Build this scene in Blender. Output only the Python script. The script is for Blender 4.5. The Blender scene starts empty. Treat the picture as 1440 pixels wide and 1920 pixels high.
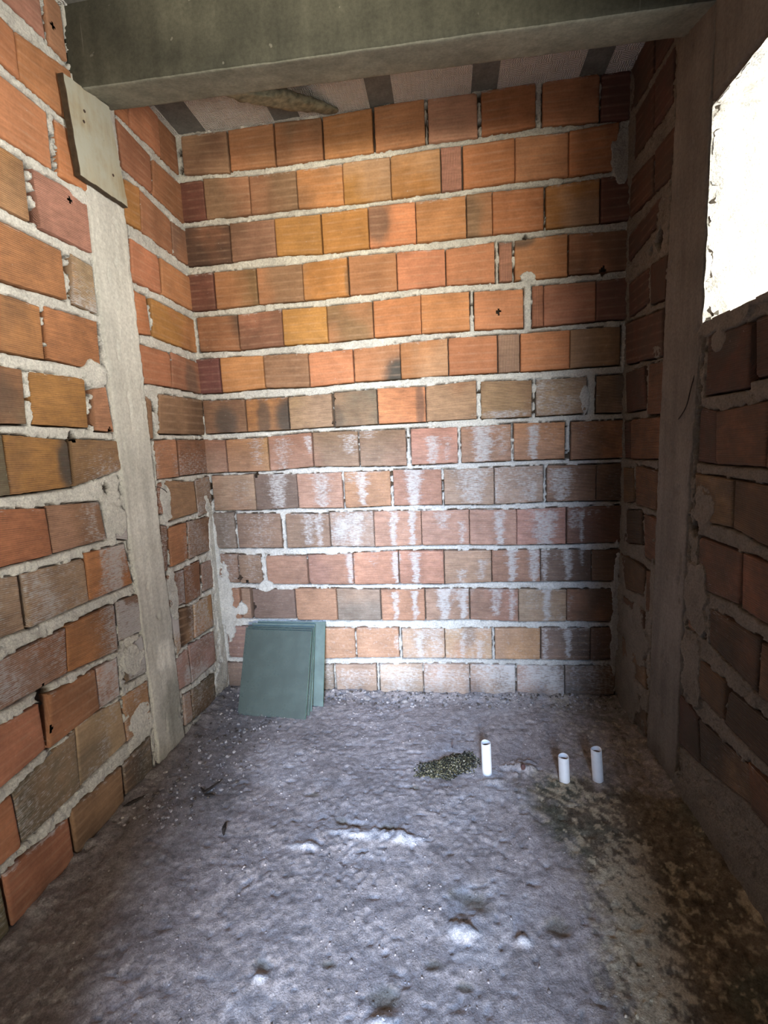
import bpy, math, random
import numpy as np
from mathutils import Matrix, Vector, Euler

# ------------------------------------------------------------------ camera, light, exposure
SC = bpy.context.scene
COL = SC.collection
W = 1.621          # room width
FRONT = -2.40      # inner face of the wall with the doorway
TOP = 2.24         # ceiling height
cam = bpy.data.cameras.new('camera'); camo = bpy.data.objects.new('camera', cam); COL.objects.link(camo)
cam.sensor_fit = 'VERTICAL'; cam.sensor_height = 36.0; cam.lens = 876.2/1920*36.0
cam.clip_start = 0.02
R_ = [[0.9905386, -0.1348107, 0.0256771], [0.1299601, 0.9815763, 0.1400658], [-0.0440864, -0.1354036, 0.9898092]]
# columns of R_: right, forward, up
m = Matrix(((R_[0][0], R_[0][2], -R_[0][1], 0.9816), (R_[1][0], R_[1][2], -R_[1][1], -1.8321), (R_[2][0], R_[2][2], -R_[2][1], 1.035), (0, 0, 0, 1)))
camo.matrix_world = m
SC.camera = camo

world = bpy.data.worlds.new('world'); SC.world = world; world.use_nodes = True
bg = world.node_tree.nodes['Background']; bg.inputs[0].default_value = (0.86, 0.93, 1.0, 1); bg.inputs[1].default_value = 2.2

def area(name, loc, target, sx, sy, power, color, portal=False):
    l = bpy.data.lights.new(name, 'AREA'); l.shape = 'RECTANGLE'; l.size = sx; l.size_y = sy
    l.energy = power; l.color = color
    o = bpy.data.objects.new(name, l); COL.objects.link(o); o.location = loc
    o.rotation_euler = (Vector(target)-Vector(loc)).to_track_quat('-Z', 'Y').to_euler()
    if portal: l.cycles.is_portal = True
    return o
area('window_portal', (W+0.14, -0.95, 1.545), (0, -0.95, 1.545), 0.84, 0.48, 1, (1, 1, 1), True)
area('sunlit_ground_outside_door', (1.56, -8.2, 0.75), (0.75, 0, 1.2), 1.7, 1.2, 740, (1.0, 0.90, 0.72))
area('sunlit_threshold_outside_door', (1.45, -3.5, 0.03), (0.95, -1.2, 2.0), 0.5, 1.5, 120, (1.0, 0.90, 0.74))
area('sky_outside_door', (1.50, -8.0, 3.7), (0.75, -0.5, 0.4), 1.9, 2.0, 1800, (0.44, 0.64, 1.0))
area('daylight_outside_window', (W+1.6, -0.75, 1.5), (0, -0.9, 1.35), 1.2, 1.0, 150, (1.0, 0.96, 0.88))
area('sunlit_ground_outside_window', (W+0.8, -0.8, 0.45), (W-0.5, -0.8, 2.3), 0.9, 1.2, 14, (1.0, 0.93, 0.80))
area('added_window_reveal_fill', (W+1.0, -2.3, 1.6), (W, -0.6, 1.55), 1.2, 1.2, 75, (1.0, 0.96, 0.86))  # added fill lamp that brightens the window reveal, no known source there
SC.view_settings.view_transform = 'Standard'; SC.view_settings.look = 'None'
SC.view_settings.gamma = 1.0; SC.view_settings.use_curve_mapping = False
SC.view_settings.exposure = 0.0
SC.cycles.use_denoising = True
SC.cycles.max_bounces = 10; SC.cycles.diffuse_bounces = 7
SC.cycles.sample_clamp_indirect = 6

# ------------------------------------------------------------------ helpers
def _h(ix, iy, s):
    n = (ix.astype(np.int64)*374761393 + iy.astype(np.int64)*668265263 + s*1274126177) & 0xFFFFFFFF
    n = ((n ^ (n >> 13))*1274126177) & 0xFFFFFFFF
    n = ((n ^ (n >> 16))*2246822519) & 0xFFFFFFFF
    return ((n ^ (n >> 15)) & 0xFFFFFF)/float(0xFFFFFF)
def vn(x, y, s=0):
    """value noise in 0..1"""
    x = np.asarray(x, float); y = np.asarray(y, float)
    ix = np.floor(x); iy = np.floor(y); fx = x-ix; fy = y-iy
    fx = fx*fx*(3-2*fx); fy = fy*fy*(3-2*fy)
    ix = ix.astype(np.int64); iy = iy.astype(np.int64)
    a = _h(ix, iy, s); b = _h(ix+1, iy, s); c = _h(ix, iy+1, s); d = _h(ix+1, iy+1, s)
    return (a*(1-fx)+b*fx)*(1-fy)+(c*(1-fx)+d*fx)*fy
def fbm(x, y, s=0, o=4, g=.5):
    t = 0; a = 1; n = 0
    for i in range(o):
        t = t+a*vn(x*(2**i)+13.1*i, y*(2**i)+7.7*i, s+i*17); n += a; a *= g
    return t/n-.5
def sst(a, b, x):
    t = np.clip((x-a)/(b-a), 0, 1); return t*t*(3-2*t)

def mesh_np(name, V, F, mats, attrs=None, uv=None, fm=None, parent=None, smooth=True, uvf=None):
    me = bpy.data.meshes.new(name)
    V = np.asarray(V, np.float32); F = np.asarray(F, np.int32)
    me.vertices.add(len(V)); me.vertices.foreach_set('co', V.ravel())
    me.loops.add(F.size); me.loops.foreach_set('vertex_index', F.ravel())
    me.polygons.add(len(F)); k = F.shape[1]
    me.polygons.foreach_set('loop_start', np.arange(len(F), dtype=np.int32)*k)
    try: me.polygons.foreach_set('loop_total', np.full(len(F), k, np.int32))
    except Exception: pass
    if fm is not None: me.polygons.foreach_set('material_index', np.asarray(fm, np.int32))
    me.polygons.foreach_set('use_smooth', np.full(len(F), smooth, bool))
    me.update(calc_edges=True)
    for k_, a in (attrs or {}).items():
        at = me.color_attributes.new(k_, 'FLOAT_COLOR', 'POINT')
        at.data.foreach_set('color', np.asarray(a, np.float32).ravel())
    if uv is not None:
        u = me.uv_layers.new(name='UVMap'); u.data.foreach_set('uv', np.asarray(uv, np.float32)[F.ravel()].ravel())
    for mt in mats: me.materials.append(mt)
    me.validate()
    o = bpy.data.objects.new(name, me); COL.objects.link(o)
    if parent is not None: o.parent = parent
    return o
def gridF(nu, nv, flip=False, off=0):
    a = (np.arange(nv-1)[:, None]*nu+np.arange(nu-1)[None, :]).ravel()+off
    F = np.stack([a, a+1, a+nu+1, a+nu], 1)
    return F[:, ::-1] if flip else F
def boxes(lst):
    V = []; F = []
    for (x0, x1, y0, y1, z0, z1) in lst:
        o = len(V)
        V += [(x0, y0, z0), (x1, y0, z0), (x1, y1, z0), (x0, y1, z0), (x0, y0, z1), (x1, y0, z1), (x1, y1, z1), (x0, y1, z1)]
        F += [tuple(o+i for i in f) for f in ((0, 3, 2, 1), (4, 5, 6, 7), (0, 1, 5, 4), (1, 2, 6, 5), (2, 3, 7, 6), (3, 0, 4, 7))]
    return V, F
def tag(o, label, cat, group=None, kind=None):
    if label: o['label'] = label
    if cat: o['category'] = cat
    if group: o['group'] = group
    if kind: o['kind'] = kind
    return o
def struct(o, label=None):
    o['kind'] = 'structure'
    if label: o['label'] = label
    return o

# ------------------------------------------------------------------ materials
class NT:
    def __init__(s, name, rough=.9, spec=.25):
        s.m = bpy.data.materials.new(name); s.m.use_nodes = True; s.t = s.m.node_tree
        s.b = s.t.nodes['Principled BSDF']; s.b.inputs['Roughness'].default_value = rough
        s.b.inputs['Specular IOR Level'].default_value = spec
    def n(s, typ, **k):
        n = s.t.nodes.new(typ)
        for a, v in k.items(): setattr(n, a, v)
        return n
    def l(s, a, b): s.t.links.new(a, b)
    def attr(s, name): return s.n('ShaderNodeAttribute', attribute_name=name)
    def math(s, op, a, b=None, clamp=False):
        n = s.n('ShaderNodeMath', operation=op, use_clamp=clamp)
        for i, v in enumerate((a, b)):
            if v is None: continue
            if isinstance(v, (int, float)): n.inputs[i].default_value = v
            else: s.l(v, n.inputs[i])
        return n.outputs[0]
    def mixc(s, f, a, b, mode='MIX'):
        n = s.n('ShaderNodeMix', data_type='RGBA', blend_type=mode)
        if isinstance(f, (int, float)): n.inputs[0].default_value = f
        else: s.l(f, n.inputs[0])
        for i, v in ((6, a), (7, b)):
            if isinstance(v, tuple): n.inputs[i].default_value = (*v, 1)
            else: s.l(v, n.inputs[i])
        return n.outputs[2]
    def noise(s, vec, scale, detail=4, rough=.5, dist=0):
        n = s.n('ShaderNodeTexNoise'); n.inputs['Scale'].default_value = scale
        n.inputs['Detail'].default_value = detail; n.inputs['Roughness'].default_value = rough
        n.inputs['Distortion'].default_value = dist
        s.l(vec, n.inputs['Vector']); return n.outputs['Fac']
    def ramp(s, f, stops):
        n = s.n('ShaderNodeValToRGB'); e = n.color_ramp.elements
        while len(e) < len(stops): e.new(.5)
        for i, (p, c) in enumerate(stops):
            e[i].position = p; e[i].color = (c, c, c, 1) if isinstance(c, (int, float)) else (*c, 1)
        s.l(f, n.inputs[0]); return n.outputs[0]
    def mapv(s, vec, sc, loc=(0, 0, 0), rot=(0, 0, 0)):
        n = s.n('ShaderNodeMapping'); n.inputs['Scale'].default_value = sc; n.inputs['Location'].default_value = loc
        n.inputs['Rotation'].default_value = rot
        s.l(vec, n.inputs['Vector']); return n.outputs[0]
    def bump(s, h, strength, dist, prev=None):
        n = s.n('ShaderNodeBump'); n.inputs['Strength'].default_value = strength; n.inputs['Distance'].default_value = dist
        s.l(h, n.inputs['Height'])
        if prev is not None: s.l(prev, n.inputs['Normal'])
        return n.outputs[0]
    def out(s, col=None, nrm=None, rough=None):
        if col is not None: s.l(col, s.b.inputs['Base Color'])
        if nrm is not None: s.l(nrm, s.b.inputs['Normal'])
        if rough is not None: s.l(rough, s.b.inputs['Roughness'])
        return s.m

def brick_mat():
    s = NT('fired_clay', .85, .3)
    col = s.attr('Col').outputs['Color']; fx = s.attr('fx').outputs['Color']
    sep = s.n('ShaderNodeSeparateColor'); s.l(fx, sep.inputs[0]); eff, typ, dirt = sep.outputs
    uv = s.n('ShaderNodeUVMap').outputs[0]; obj = s.n('ShaderNodeTexCoord').outputs['Object']
    # groove axis: v for lying bricks, u for end pieces stood upright (typ > .8)
    su = s.n('ShaderNodeSeparateXYZ'); s.l(uv, su.inputs[0])
    isv = s.math('GREATER_THAN', typ, .8)
    ax = s.math('ADD', s.math('MULTIPLY', su.outputs[0], isv), s.math('MULTIPLY', su.outputs[1], s.math('SUBTRACT', 1, isv)))
    fine = s.math('SINE', s.math('MULTIPLY', ax, 2*math.pi/.0047))
    finem = s.math('MULTIPLY', s.math('GREATER_THAN', typ, .25), 1)
    # faint wide bands on the smooth bricks
    band = s.math('POWER', s.math('ABSOLUTE', s.math('SINE', s.math('MULTIPLY', ax, math.pi/.029))), 14)
    n1 = s.noise(s.mapv(uv, (14, 160, 1)), 1.0, 3)
    n2 = s.noise(obj, 9, 5, .6); n3 = s.noise(obj, 140, 4, .6)
    c = s.mixc(1.0, col, s.ramp(n2, [(.3, .74), (.7, 1.22)]), 'MULTIPLY')
    c = s.mixc(1.0, c, s.ramp(n1, [(.3, .88), (.7, 1.12)]), 'MULTIPLY')
    c = s.mixc(1.0, c, s.ramp(n3, [(.3, .9), (.72, 1.1)]), 'MULTIPLY')
    bm = s.math('MULTIPLY', s.math('MULTIPLY', band, s.ramp(s.noise(s.mapv(uv, (18, 2, 1)), 1, 3), [(.35, 0.0), (.7, .30)])), s.math('SUBTRACT', 1, finem))
    c = s.mixc(bm, c, (.62, .42, .28))
    gm = s.math('MULTIPLY', finem, s.ramp(fine, [(.0, .62), (.55, .12), (1, 0)]))
    gm2 = s.math('MULTIPLY', gm, s.ramp(s.noise(s.mapv(uv, (25, 60, 1)), 1, 3), [(.35, .15), (.65, .8)]))
    c = s.mixc(gm2, c, (.11, .06, .042))
    # white bloom of salts
    sn = s.noise(s.mapv(uv, (55, 330, 1)), 1, 4, .6)
    sn2 = s.noise(obj, 70, 4, .65)
    e = s.math('ADD', eff, s.math('MULTIPLY', s.math('SUBTRACT', s.math('ADD', s.math('MULTIPLY', sn, .62), s.math('MULTIPLY', sn2, .38)), .5), 2.6))
    e = s.math('SUBTRACT', e, s.math('MULTIPLY', gm, .35))
    ef = s.ramp(e, [(.34, 0), (.80, .86)])
    c = s.mixc(ef, c, (.56, .55, .545))
    # specks of mortar
    sp = s.ramp(s.noise(obj, 95, 3, .6), [(.70, 0), (.76, .5)])
    c = s.mixc(sp, c, (.55, .5, .43))
    dn = s.math('MULTIPLY', dirt, s.ramp(s.noise(obj, 14, 5, .6), [(.3, .4), (.6, 1)]))
    c = s.mixc(dn, c, (.055, .045, .035))
    nb = s.bump(s.math('MULTIPLY', fine, finem), .55, .0012)
    nb = s.bump(band, .12, .001, nb)
    nb = s.bump(n3, .35, .0012, nb)
    nb = s.bump(ef, .3, .001, nb)
    return s.out(c, nb)
def mortar_mat():
    s = NT('mortar', .95, .15)
    col = s.attr('Col').outputs['Color']; obj = s.n('ShaderNodeTexCoord').outputs['Object']
    n1 = s.noise(obj, 22, 6, .65); n2 = s.noise(obj, 180, 4, .7)
    c = s.mixc(1.0, col, s.ramp(n1, [(.3, .84), (.7, 1.14)]), 'MULTIPLY')
    c = s.mixc(1.0, c, s.ramp(n2, [(.3, .74), (.6, 1.14)]), 'MULTIPLY')
    nb = s.bump(n1, .8, .010); nb = s.bump(n2, 1.0, .005, nb)
    return s.out(c, nb)
def concrete_mat(name, c0, c1, streak=.0, stain=False):
    s = NT(name, .88, .2)
    obj = s.n('ShaderNodeTexCoord').outputs['Object']
    n1 = s.noise(obj, 5, 6, .6); n2 = s.noise(obj, 120, 4, .65); n3 = s.noise(s.mapv(obj, (30, 30, 2.5)), 1, 4)
    c = s.mixc(s.ramp(n1, [(.3, 0), (.7, 1)]), c0, c1)
    c = s.mixc(1.0, c, s.ramp(n3, [(.3, .82), (.7, 1.12)]), 'MULTIPLY')
    c = s.mixc(1.0, c, s.ramp(n2, [(.3, .8), (.7, 1.14)]), 'MULTIPLY')
    if streak:
        w = s.ramp(s.noise(s.mapv(obj, (55, 1, 2.2), loc=(3, 0, 0)), 1, 2), [(.72, 0), (.76, streak)])
        c = s.mixc(w, c, (.5, .5, .44))
        c = s.mixc(s.ramp(s.noise(obj, 38, 2), [(.72, 0), (.75, streak)]), c, (.45, .44, .38))
    if stain: c = s.mixc(1.0, c, s.attr('Col').outputs['Color'], 'MULTIPLY')
    nb = s.bump(n2, .6, .002); nb = s.bump(n1, .3, .01, nb)
    return s.out(c, nb)
def flat_mat(name, c0, c1, sc=40, rough=.8, spec=.3, bump=.3):
    s = NT(name, rough, spec); obj = s.n('ShaderNodeTexCoord').outputs['Object']
    n = s.noise(obj, sc, 5, .6)
    return s.out(s.mixc(s.ramp(n, [(.3, 0), (.7, 1)]), c0, c1), s.bump(n, bump, .002))
M_BRICK = brick_mat(); M_MORTAR = mortar_mat()
M_CORE = flat_mat('hollow_clay_dark', (.05, .03, .02), (.09, .05, .035))
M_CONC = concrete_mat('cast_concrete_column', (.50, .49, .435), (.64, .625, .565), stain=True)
M_CONCR = concrete_mat('shade_darkened_concrete', (.13, .115, .10), (.21, .19, .165), stain=True)  # right side concrete, darkened in colour for the shade it stands in
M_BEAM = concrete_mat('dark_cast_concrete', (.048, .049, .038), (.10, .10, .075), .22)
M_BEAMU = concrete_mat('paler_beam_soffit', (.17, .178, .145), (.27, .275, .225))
M_RIB = concrete_mat('smooth_rib_concrete', (.15, .155, .14), (.22, .22, .20))

# brick tables
TB = """1 b 0 0.0189 2.235 0.1981 2.2341 0.1981 2.091 0.0189 2.1044|
1 r 0 0.2067 2.2342 0.3797 2.2357 0.3797 2.0932 0.2067 2.0971|
1 b 0 0.3869 2.2356 0.562 2.2334 0.562 2.0949 0.3869 2.093|
1 o 0 0.569 2.2337 0.7491 2.2388 0.7491 2.0943 0.569 2.0951|
1 o 0.5 0.7588 2.2395 0.9364 2.2441 0.9364 2.102 0.7588 2.0948|
1 p 0.5 0.9495 2.2439 1.1196 2.2393 1.1196 2.1005 0.9495 2.1022|
1 o 0.9 1.1342 2.2396 1.3152 2.2432 1.3152 2.1085 1.1342 2.1015|
1 o 1 1.3398 2.2434 1.5233 2.2423 1.5233 2.0999 1.3398 2.1077|
1 R 1 1.5301 2.2418 1.6247 2.2398 1.6247 2.0953 1.5301 2.099|
2 R 0 -0.0035 2.0749 0.0908 2.0741 0.0908 1.9376 -0.0035 1.9377|
2 b 0 0.094 2.078 0.2723 2.0668 0.2723 1.9362 0.094 1.9376|
2 b 0 0.2755 2.0668 0.4559 2.0682 0.4559 1.9378 0.2755 1.9361|
2 y 0 0.4589 2.0684 0.6311 2.0705 0.6311 1.9335 0.4589 1.9375|
2 y 0 0.6341 2.0709 0.8077 2.0725 0.8077 1.9334 0.6341 1.9335|
2 y 0.2 0.8106 2.073 0.987 2.0781 0.987 1.9379 0.8106 1.9335|
2 pV 0 0.9908 2.0779 1.0611 2.0763 1.0611 1.9385 0.9908 1.9382|
2 o 0 1.0677 2.0762 1.245 2.0809 1.245 1.9423 1.0677 1.9383|
2 o 0 1.2477 2.0809 1.4242 2.0767 1.4242 1.9401 1.2477 1.9429|
2 o 1 1.4277 2.0771 1.5878 2.0866 1.5878 1.9407 1.4277 1.94|
3 d 0 0.0032 1.9145 0.1788 1.9119 0.1788 1.7747 0.0032 1.7743|
3 b 0 0.1831 1.9118 0.3586 1.9108 0.3586 1.7811 0.1831 1.775|
3 y 0 0.3618 1.9106 0.5382 1.9088 0.5382 1.7715 0.3618 1.7814|
3 y 0 0.5444 1.9086 0.7176 1.9133 0.7176 1.7754 0.5444 1.771|
3 r 0 0.7216 1.9135 0.8928 1.9131 0.8928 1.7756 0.7216 1.7758|
3 o 0 0.8958 1.9133 1.0738 1.9159 1.0738 1.7769 0.8958 1.7756|
3 b 0 1.0775 1.9162 1.1655 1.9171 1.1655 1.7767 1.0775 1.777|
3 o 0.7 1.1683 1.9171 1.3432 1.9153 1.3432 1.7773 1.1683 1.7766|
3 y 0 1.3522 1.9158 1.5298 1.9214 1.5298 1.7773 1.3522 1.778|
3 R 1 1.535 1.9215 1.6244 1.9208 1.6244 1.7786 1.535 1.7774|
4 R 0 0.0006 1.7423 0.0967 1.743 0.0967 1.6073 0.0006 1.607|
4 b 0 0.1034 1.743 0.2721 1.7416 0.2721 1.6112 0.1034 1.6076|
4 b 0 0.2764 1.7414 0.4565 1.7409 0.4565 1.6096 0.2764 1.6115|
4 y 0 0.4597 1.7413 0.6313 1.7492 0.6313 1.6136 0.4597 1.6096|
4 r 0 0.6384 1.7501 0.816 1.7486 0.816 1.6164 0.6384 1.6142|
4 o 0 0.8199 1.748 0.9954 1.7415 0.9954 1.6186 0.8199 1.6166|
4 o 0.85 0.9993 1.7416 1.1719 1.7487 1.1719 1.6141 0.9993 1.6186|
4 pV 0.7 1.1897 1.7462 1.2336 1.7434 1.2336 1.6138 1.1897 1.614|
4 o 0.5 1.2439 1.7472 1.4244 1.7522 1.4244 1.6117 1.2439 1.6137|
4 r 1 1.4307 1.7517 1.6042 1.7437 1.6042 1.6159 1.4307 1.6172|
5 d 0 0.0132 1.5816 0.1831 1.5762 0.1831 1.4456 0.0132 1.4509|
5 r 0 0.1875 1.5766 0.3629 1.5833 0.3629 1.4506 0.1875 1.4453|
5 y 0 0.3662 1.5833 0.5416 1.581 0.5416 1.449 0.3662 1.4511|
5 b 0.1 0.5447 1.5805 0.7189 1.5836 0.7189 1.454 0.5447 1.449|
5 o 0 0.7241 1.5844 0.9015 1.591 0.9015 1.4546 0.7241 1.4545|
5 o 0.85 0.9035 1.5912 1.0798 1.5883 1.0798 1.454 0.9035 1.4546|
5 o 1 1.0981 1.5862 1.272 1.5816 1.272 1.4481 1.0981 1.4542|
5 rV 0 1.3048 1.5871 1.342 1.5872 1.342 1.448 1.3048 1.4479|
5 r 0 1.3448 1.5871 1.522 1.5861 1.522 1.4522 1.3448 1.4482|
5 R 1 1.5247 1.5865 1.622 1.5903 1.622 1.4519 1.5247 1.4524|
6 R 0 -0.0015 1.4207 0.0899 1.4213 0.0899 1.2862 -0.0015 1.2877|
6 y 0 0.0955 1.421 0.2747 1.4175 0.2747 1.2929 0.0955 1.2864|
6 b 0 0.2791 1.417 0.4575 1.4139 0.4575 1.2871 0.2791 1.2932|
6 o 0 0.4607 1.414 0.634 1.4156 0.634 1.2938 0.4607 1.2869|
6 r 0 0.6403 1.4164 0.8171 1.4248 0.8171 1.2946 0.6403 1.295|
6 y 0 0.8201 1.4255 0.997 1.4302 0.997 1.2968 0.8201 1.2947|
6 o 0.2 1.001 1.4302 1.1777 1.4281 1.1777 1.2946 1.001 1.2969|
6 tV 0 1.1826 1.4277 1.2572 1.4266 1.2572 1.2927 1.1826 1.2941|
6 o 0 1.2629 1.4265 1.4355 1.4272 1.4355 1.2936 1.2629 1.2924|
6 b 1 1.4383 1.4273 1.6098 1.4278 1.6098 1.2952 1.4383 1.2938|
7 b 0 0.0072 1.2582 0.1834 1.2531 0.1834 1.1261 0.0072 1.1263|
7 y 0 0.1879 1.2528 0.3621 1.2519 0.3621 1.126 0.1879 1.1261|
7 t 0.3 0.3676 1.252 0.5409 1.2552 0.5409 1.1297 0.3676 1.1261|
7 g 0 0.5516 1.258 0.7202 1.2606 0.7202 1.1298 0.5516 1.127|
7 o 0 0.7254 1.2633 0.9078 1.2596 0.9078 1.1291 0.7254 1.1295|
7 t 0.8 0.9119 1.2602 1.0994 1.2707 1.0994 1.1299 0.9119 1.1296|
7 t 0.7 1.1171 1.2659 1.3016 1.259 1.3016 1.1273 1.1171 1.1285|
7 k 1 1.3188 1.2594 1.4959 1.2581 1.4959 1.1304 1.3188 1.1277|
7 g 1 1.5311 1.2595 1.6283 1.2596 1.6283 1.1255 1.5311 1.1288|
8 r 0 -0.0114 1.102 0.0852 1.0967 0.0852 0.9656 -0.0114 0.9651|
8 y 0 0.0898 1.0966 0.2661 1.0985 0.2661 0.9636 0.0898 0.9657|
8 r 0.1 0.2707 1.102 0.4508 1.1085 0.4508 0.9749 0.2707 0.964|
8 b 0.8 0.4563 1.1094 0.6382 1.1065 0.6382 0.9685 0.4563 0.9748|
8 b 0.9 0.6447 1.1059 0.8271 1.1033 0.8271 0.9636 0.6447 0.9682|
8 p 0.9 0.8479 1.1041 1.0262 1.1017 1.0262 0.9667 0.8479 0.9651|
8 r 0.9 1.0403 1.1009 1.2253 1.1041 1.2253 0.9675 1.0403 0.9663|
8 o 0.85 1.2371 1.1057 1.4205 1.1008 1.4205 0.9661 1.2371 0.9678|
8 b 1 1.4443 1.1 1.6249 1.0971 1.6249 0.9616 1.4443 0.961|
9 t 0 0.0131 0.9518 0.1963 0.9528 0.1963 0.8053 0.0131 0.8076|
9 d 0 0.1998 0.9523 0.3772 0.9465 0.3772 0.8088 0.1998 0.8054|
9 p 0.8 0.3805 0.9461 0.5644 0.9468 0.5644 0.8034 0.3805 0.8088|
9 y 0.8 0.5754 0.9476 0.7597 0.945 0.7597 0.8078 0.5754 0.8044|
9 r 0.85 0.7726 0.9483 0.9609 0.9438 0.9609 0.8068 0.7726 0.8078|
9 k 0.5 0.9712 0.9411 1.1603 0.9426 1.1603 0.8014 0.9712 0.8063|
9 k 0.9 1.1643 0.9427 1.3423 0.9438 1.3423 0.8072 1.1643 0.8015|
9 b 0.2 1.3579 0.9431 1.5336 0.9386 1.5336 0.8046 1.3579 0.8069|
9 d 1 1.5365 0.9386 1.6286 0.9407 1.6286 0.8033 1.5365 0.8044|
10 g 0.9 0.0045 0.7965 0.096 0.7964 0.096 0.6464 0.0045 0.6458|
10 b 1 0.1076 0.7913 0.2969 0.787 0.2969 0.6436 0.1076 0.6463|
10 b 0 0.3198 0.7856 0.5029 0.7797 0.5029 0.6465 0.3198 0.6431|
10 k 0.2 0.5063 0.7858 0.6846 0.7856 0.6846 0.642 0.5063 0.6466|
10 p 0 0.6879 0.7854 0.8755 0.7829 0.8755 0.6449 0.6879 0.6419|
10 p 0 0.8787 0.7827 1.0634 0.7821 1.0634 0.6451 0.8787 0.6451|
10 p 0 1.0664 0.7814 1.2441 0.7773 1.2441 0.64 1.0664 0.6448|
10 p 0 1.2471 0.7775 1.427 0.7824 1.427 0.6409 1.2471 0.6398|
10 R 1 1.4328 0.7827 1.6229 0.7832 1.6229 0.6442 1.4328 0.6411|
11 b 0.8 0.0079 0.6214 0.0938 0.6171 0.0938 0.4946 0.0079 0.498|
11 b 0.9 0.0986 0.6158 0.1977 0.6122 0.1977 0.4894 0.0986 0.4934|
11 r 0.2 0.2211 0.6109 0.397 0.607 0.397 0.486 0.2211 0.4886|
11 r 0.1 0.4028 0.6092 0.5904 0.6141 0.5904 0.4853 0.4028 0.486|
11 o 0 0.5949 0.615 0.7776 0.6223 0.7776 0.4861 0.5949 0.4849|
11 o 0 0.783 0.6224 0.9606 0.6201 0.9606 0.4853 0.783 0.4861|
11 t 0 0.9648 0.6199 1.1462 0.6194 1.1462 0.4929 0.9648 0.4857|
11 r 0 1.1504 0.6193 1.3329 0.6187 1.3329 0.4924 1.1504 0.4934|
11 d 0.6 1.3369 0.6185 1.5223 0.616 1.5223 0.4941 1.3369 0.4924|
11 d 1 1.5252 0.6159 1.6246 0.6163 1.6246 0.4936 1.5252 0.4941|
12 o 0 0.0267 0.4718 0.0896 0.4703 0.0896 0.3353 0.0267 0.334|
12 b 0.1 0.098 0.4685 0.1363 0.4665 0.1363 0.3368 0.098 0.3361|
12 d 0 0.1483 0.4648 0.3337 0.4622 0.3337 0.336 0.1483 0.3372|
12 o 0 0.3383 0.4666 0.512 0.4661 0.512 0.3298 0.3383 0.3289|
12 g 0 0.5165 0.4655 0.6972 0.4611 0.6972 0.3309 0.5165 0.3299|
12 o 0 0.7028 0.461 0.8791 0.4624 0.8791 0.3319 0.7028 0.331|
12 t 0 0.8845 0.4626 1.0574 0.464 1.0574 0.3374 0.8845 0.3324|
12 r 0 1.0626 0.4638 1.2485 0.4613 1.2485 0.3293 1.0626 0.3366|
12 k 0 1.2516 0.461 1.4306 0.4586 1.4306 0.332 1.2516 0.329|
12 d 1 1.4346 0.4588 1.6185 0.464 1.6185 0.332 1.4346 0.3321|
13 R 0.9 0.02 0.3004 0.1949 0.2976 0.1949 0.159 0.02 0.159|
13 o 0.9 0.2021 0.2971 0.3915 0.294 0.3915 0.1589 0.2021 0.159|
13 o 1 0.3985 0.2935 0.5823 0.2952 0.5823 0.1656 0.3985 0.1589|
13 o 0.95 0.5902 0.2956 0.7669 0.2969 0.7669 0.1713 0.5902 0.1665|
13 t 0.2 0.7823 0.2948 0.9554 0.2961 0.9554 0.17 0.7823 0.1673|
13 t 0.9 0.9586 0.2964 1.1442 0.2999 1.1442 0.169 0.9586 0.1701|
13 y 0.3 1.1579 0.2981 1.3333 0.3014 1.3333 0.17 1.1579 0.169|
13 d 0.2 1.3384 0.3017 1.5222 0.303 1.5222 0.1711 1.3384 0.1701|
13 d 1 1.5252 0.3034 1.62 0.3058 1.62 0.177 1.5252 0.1718|
14 d 0.9 0.005 0.1316 0.0842 0.1315 0.0842 0.0095 0.005 0.0091|
14 g 0.9 0.0916 0.1314 0.2834 0.131 0.2834 0.0109 0.0916 0.0097|
14 g 0.9 0.2906 0.131 0.4798 0.1307 0.4798 0.0123 0.2906 0.0111|
14 k 0.9 0.4915 0.1316 0.6654 0.1365 0.6654 0.0055 0.4915 0.012|
14 k 0.5 0.6824 0.1352 0.8621 0.1426 0.8621 0.0106 0.6824 0.006|
14 k 0.5 0.8665 0.143 1.0523 0.1442 1.0523 0.0116 0.8665 0.011|
14 k 0.7 1.0566 0.1442 1.2353 0.1433 1.2353 0.0081 1.0566 0.0114|
14 k 0.5 1.2438 0.1434 1.426 0.1447 1.426 0.0217 1.2438 0.0088|
14 g 1 1.4301 0.1451 1.6174 0.1505 1.6174 0.0278 1.4301 0.0228"""
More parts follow.
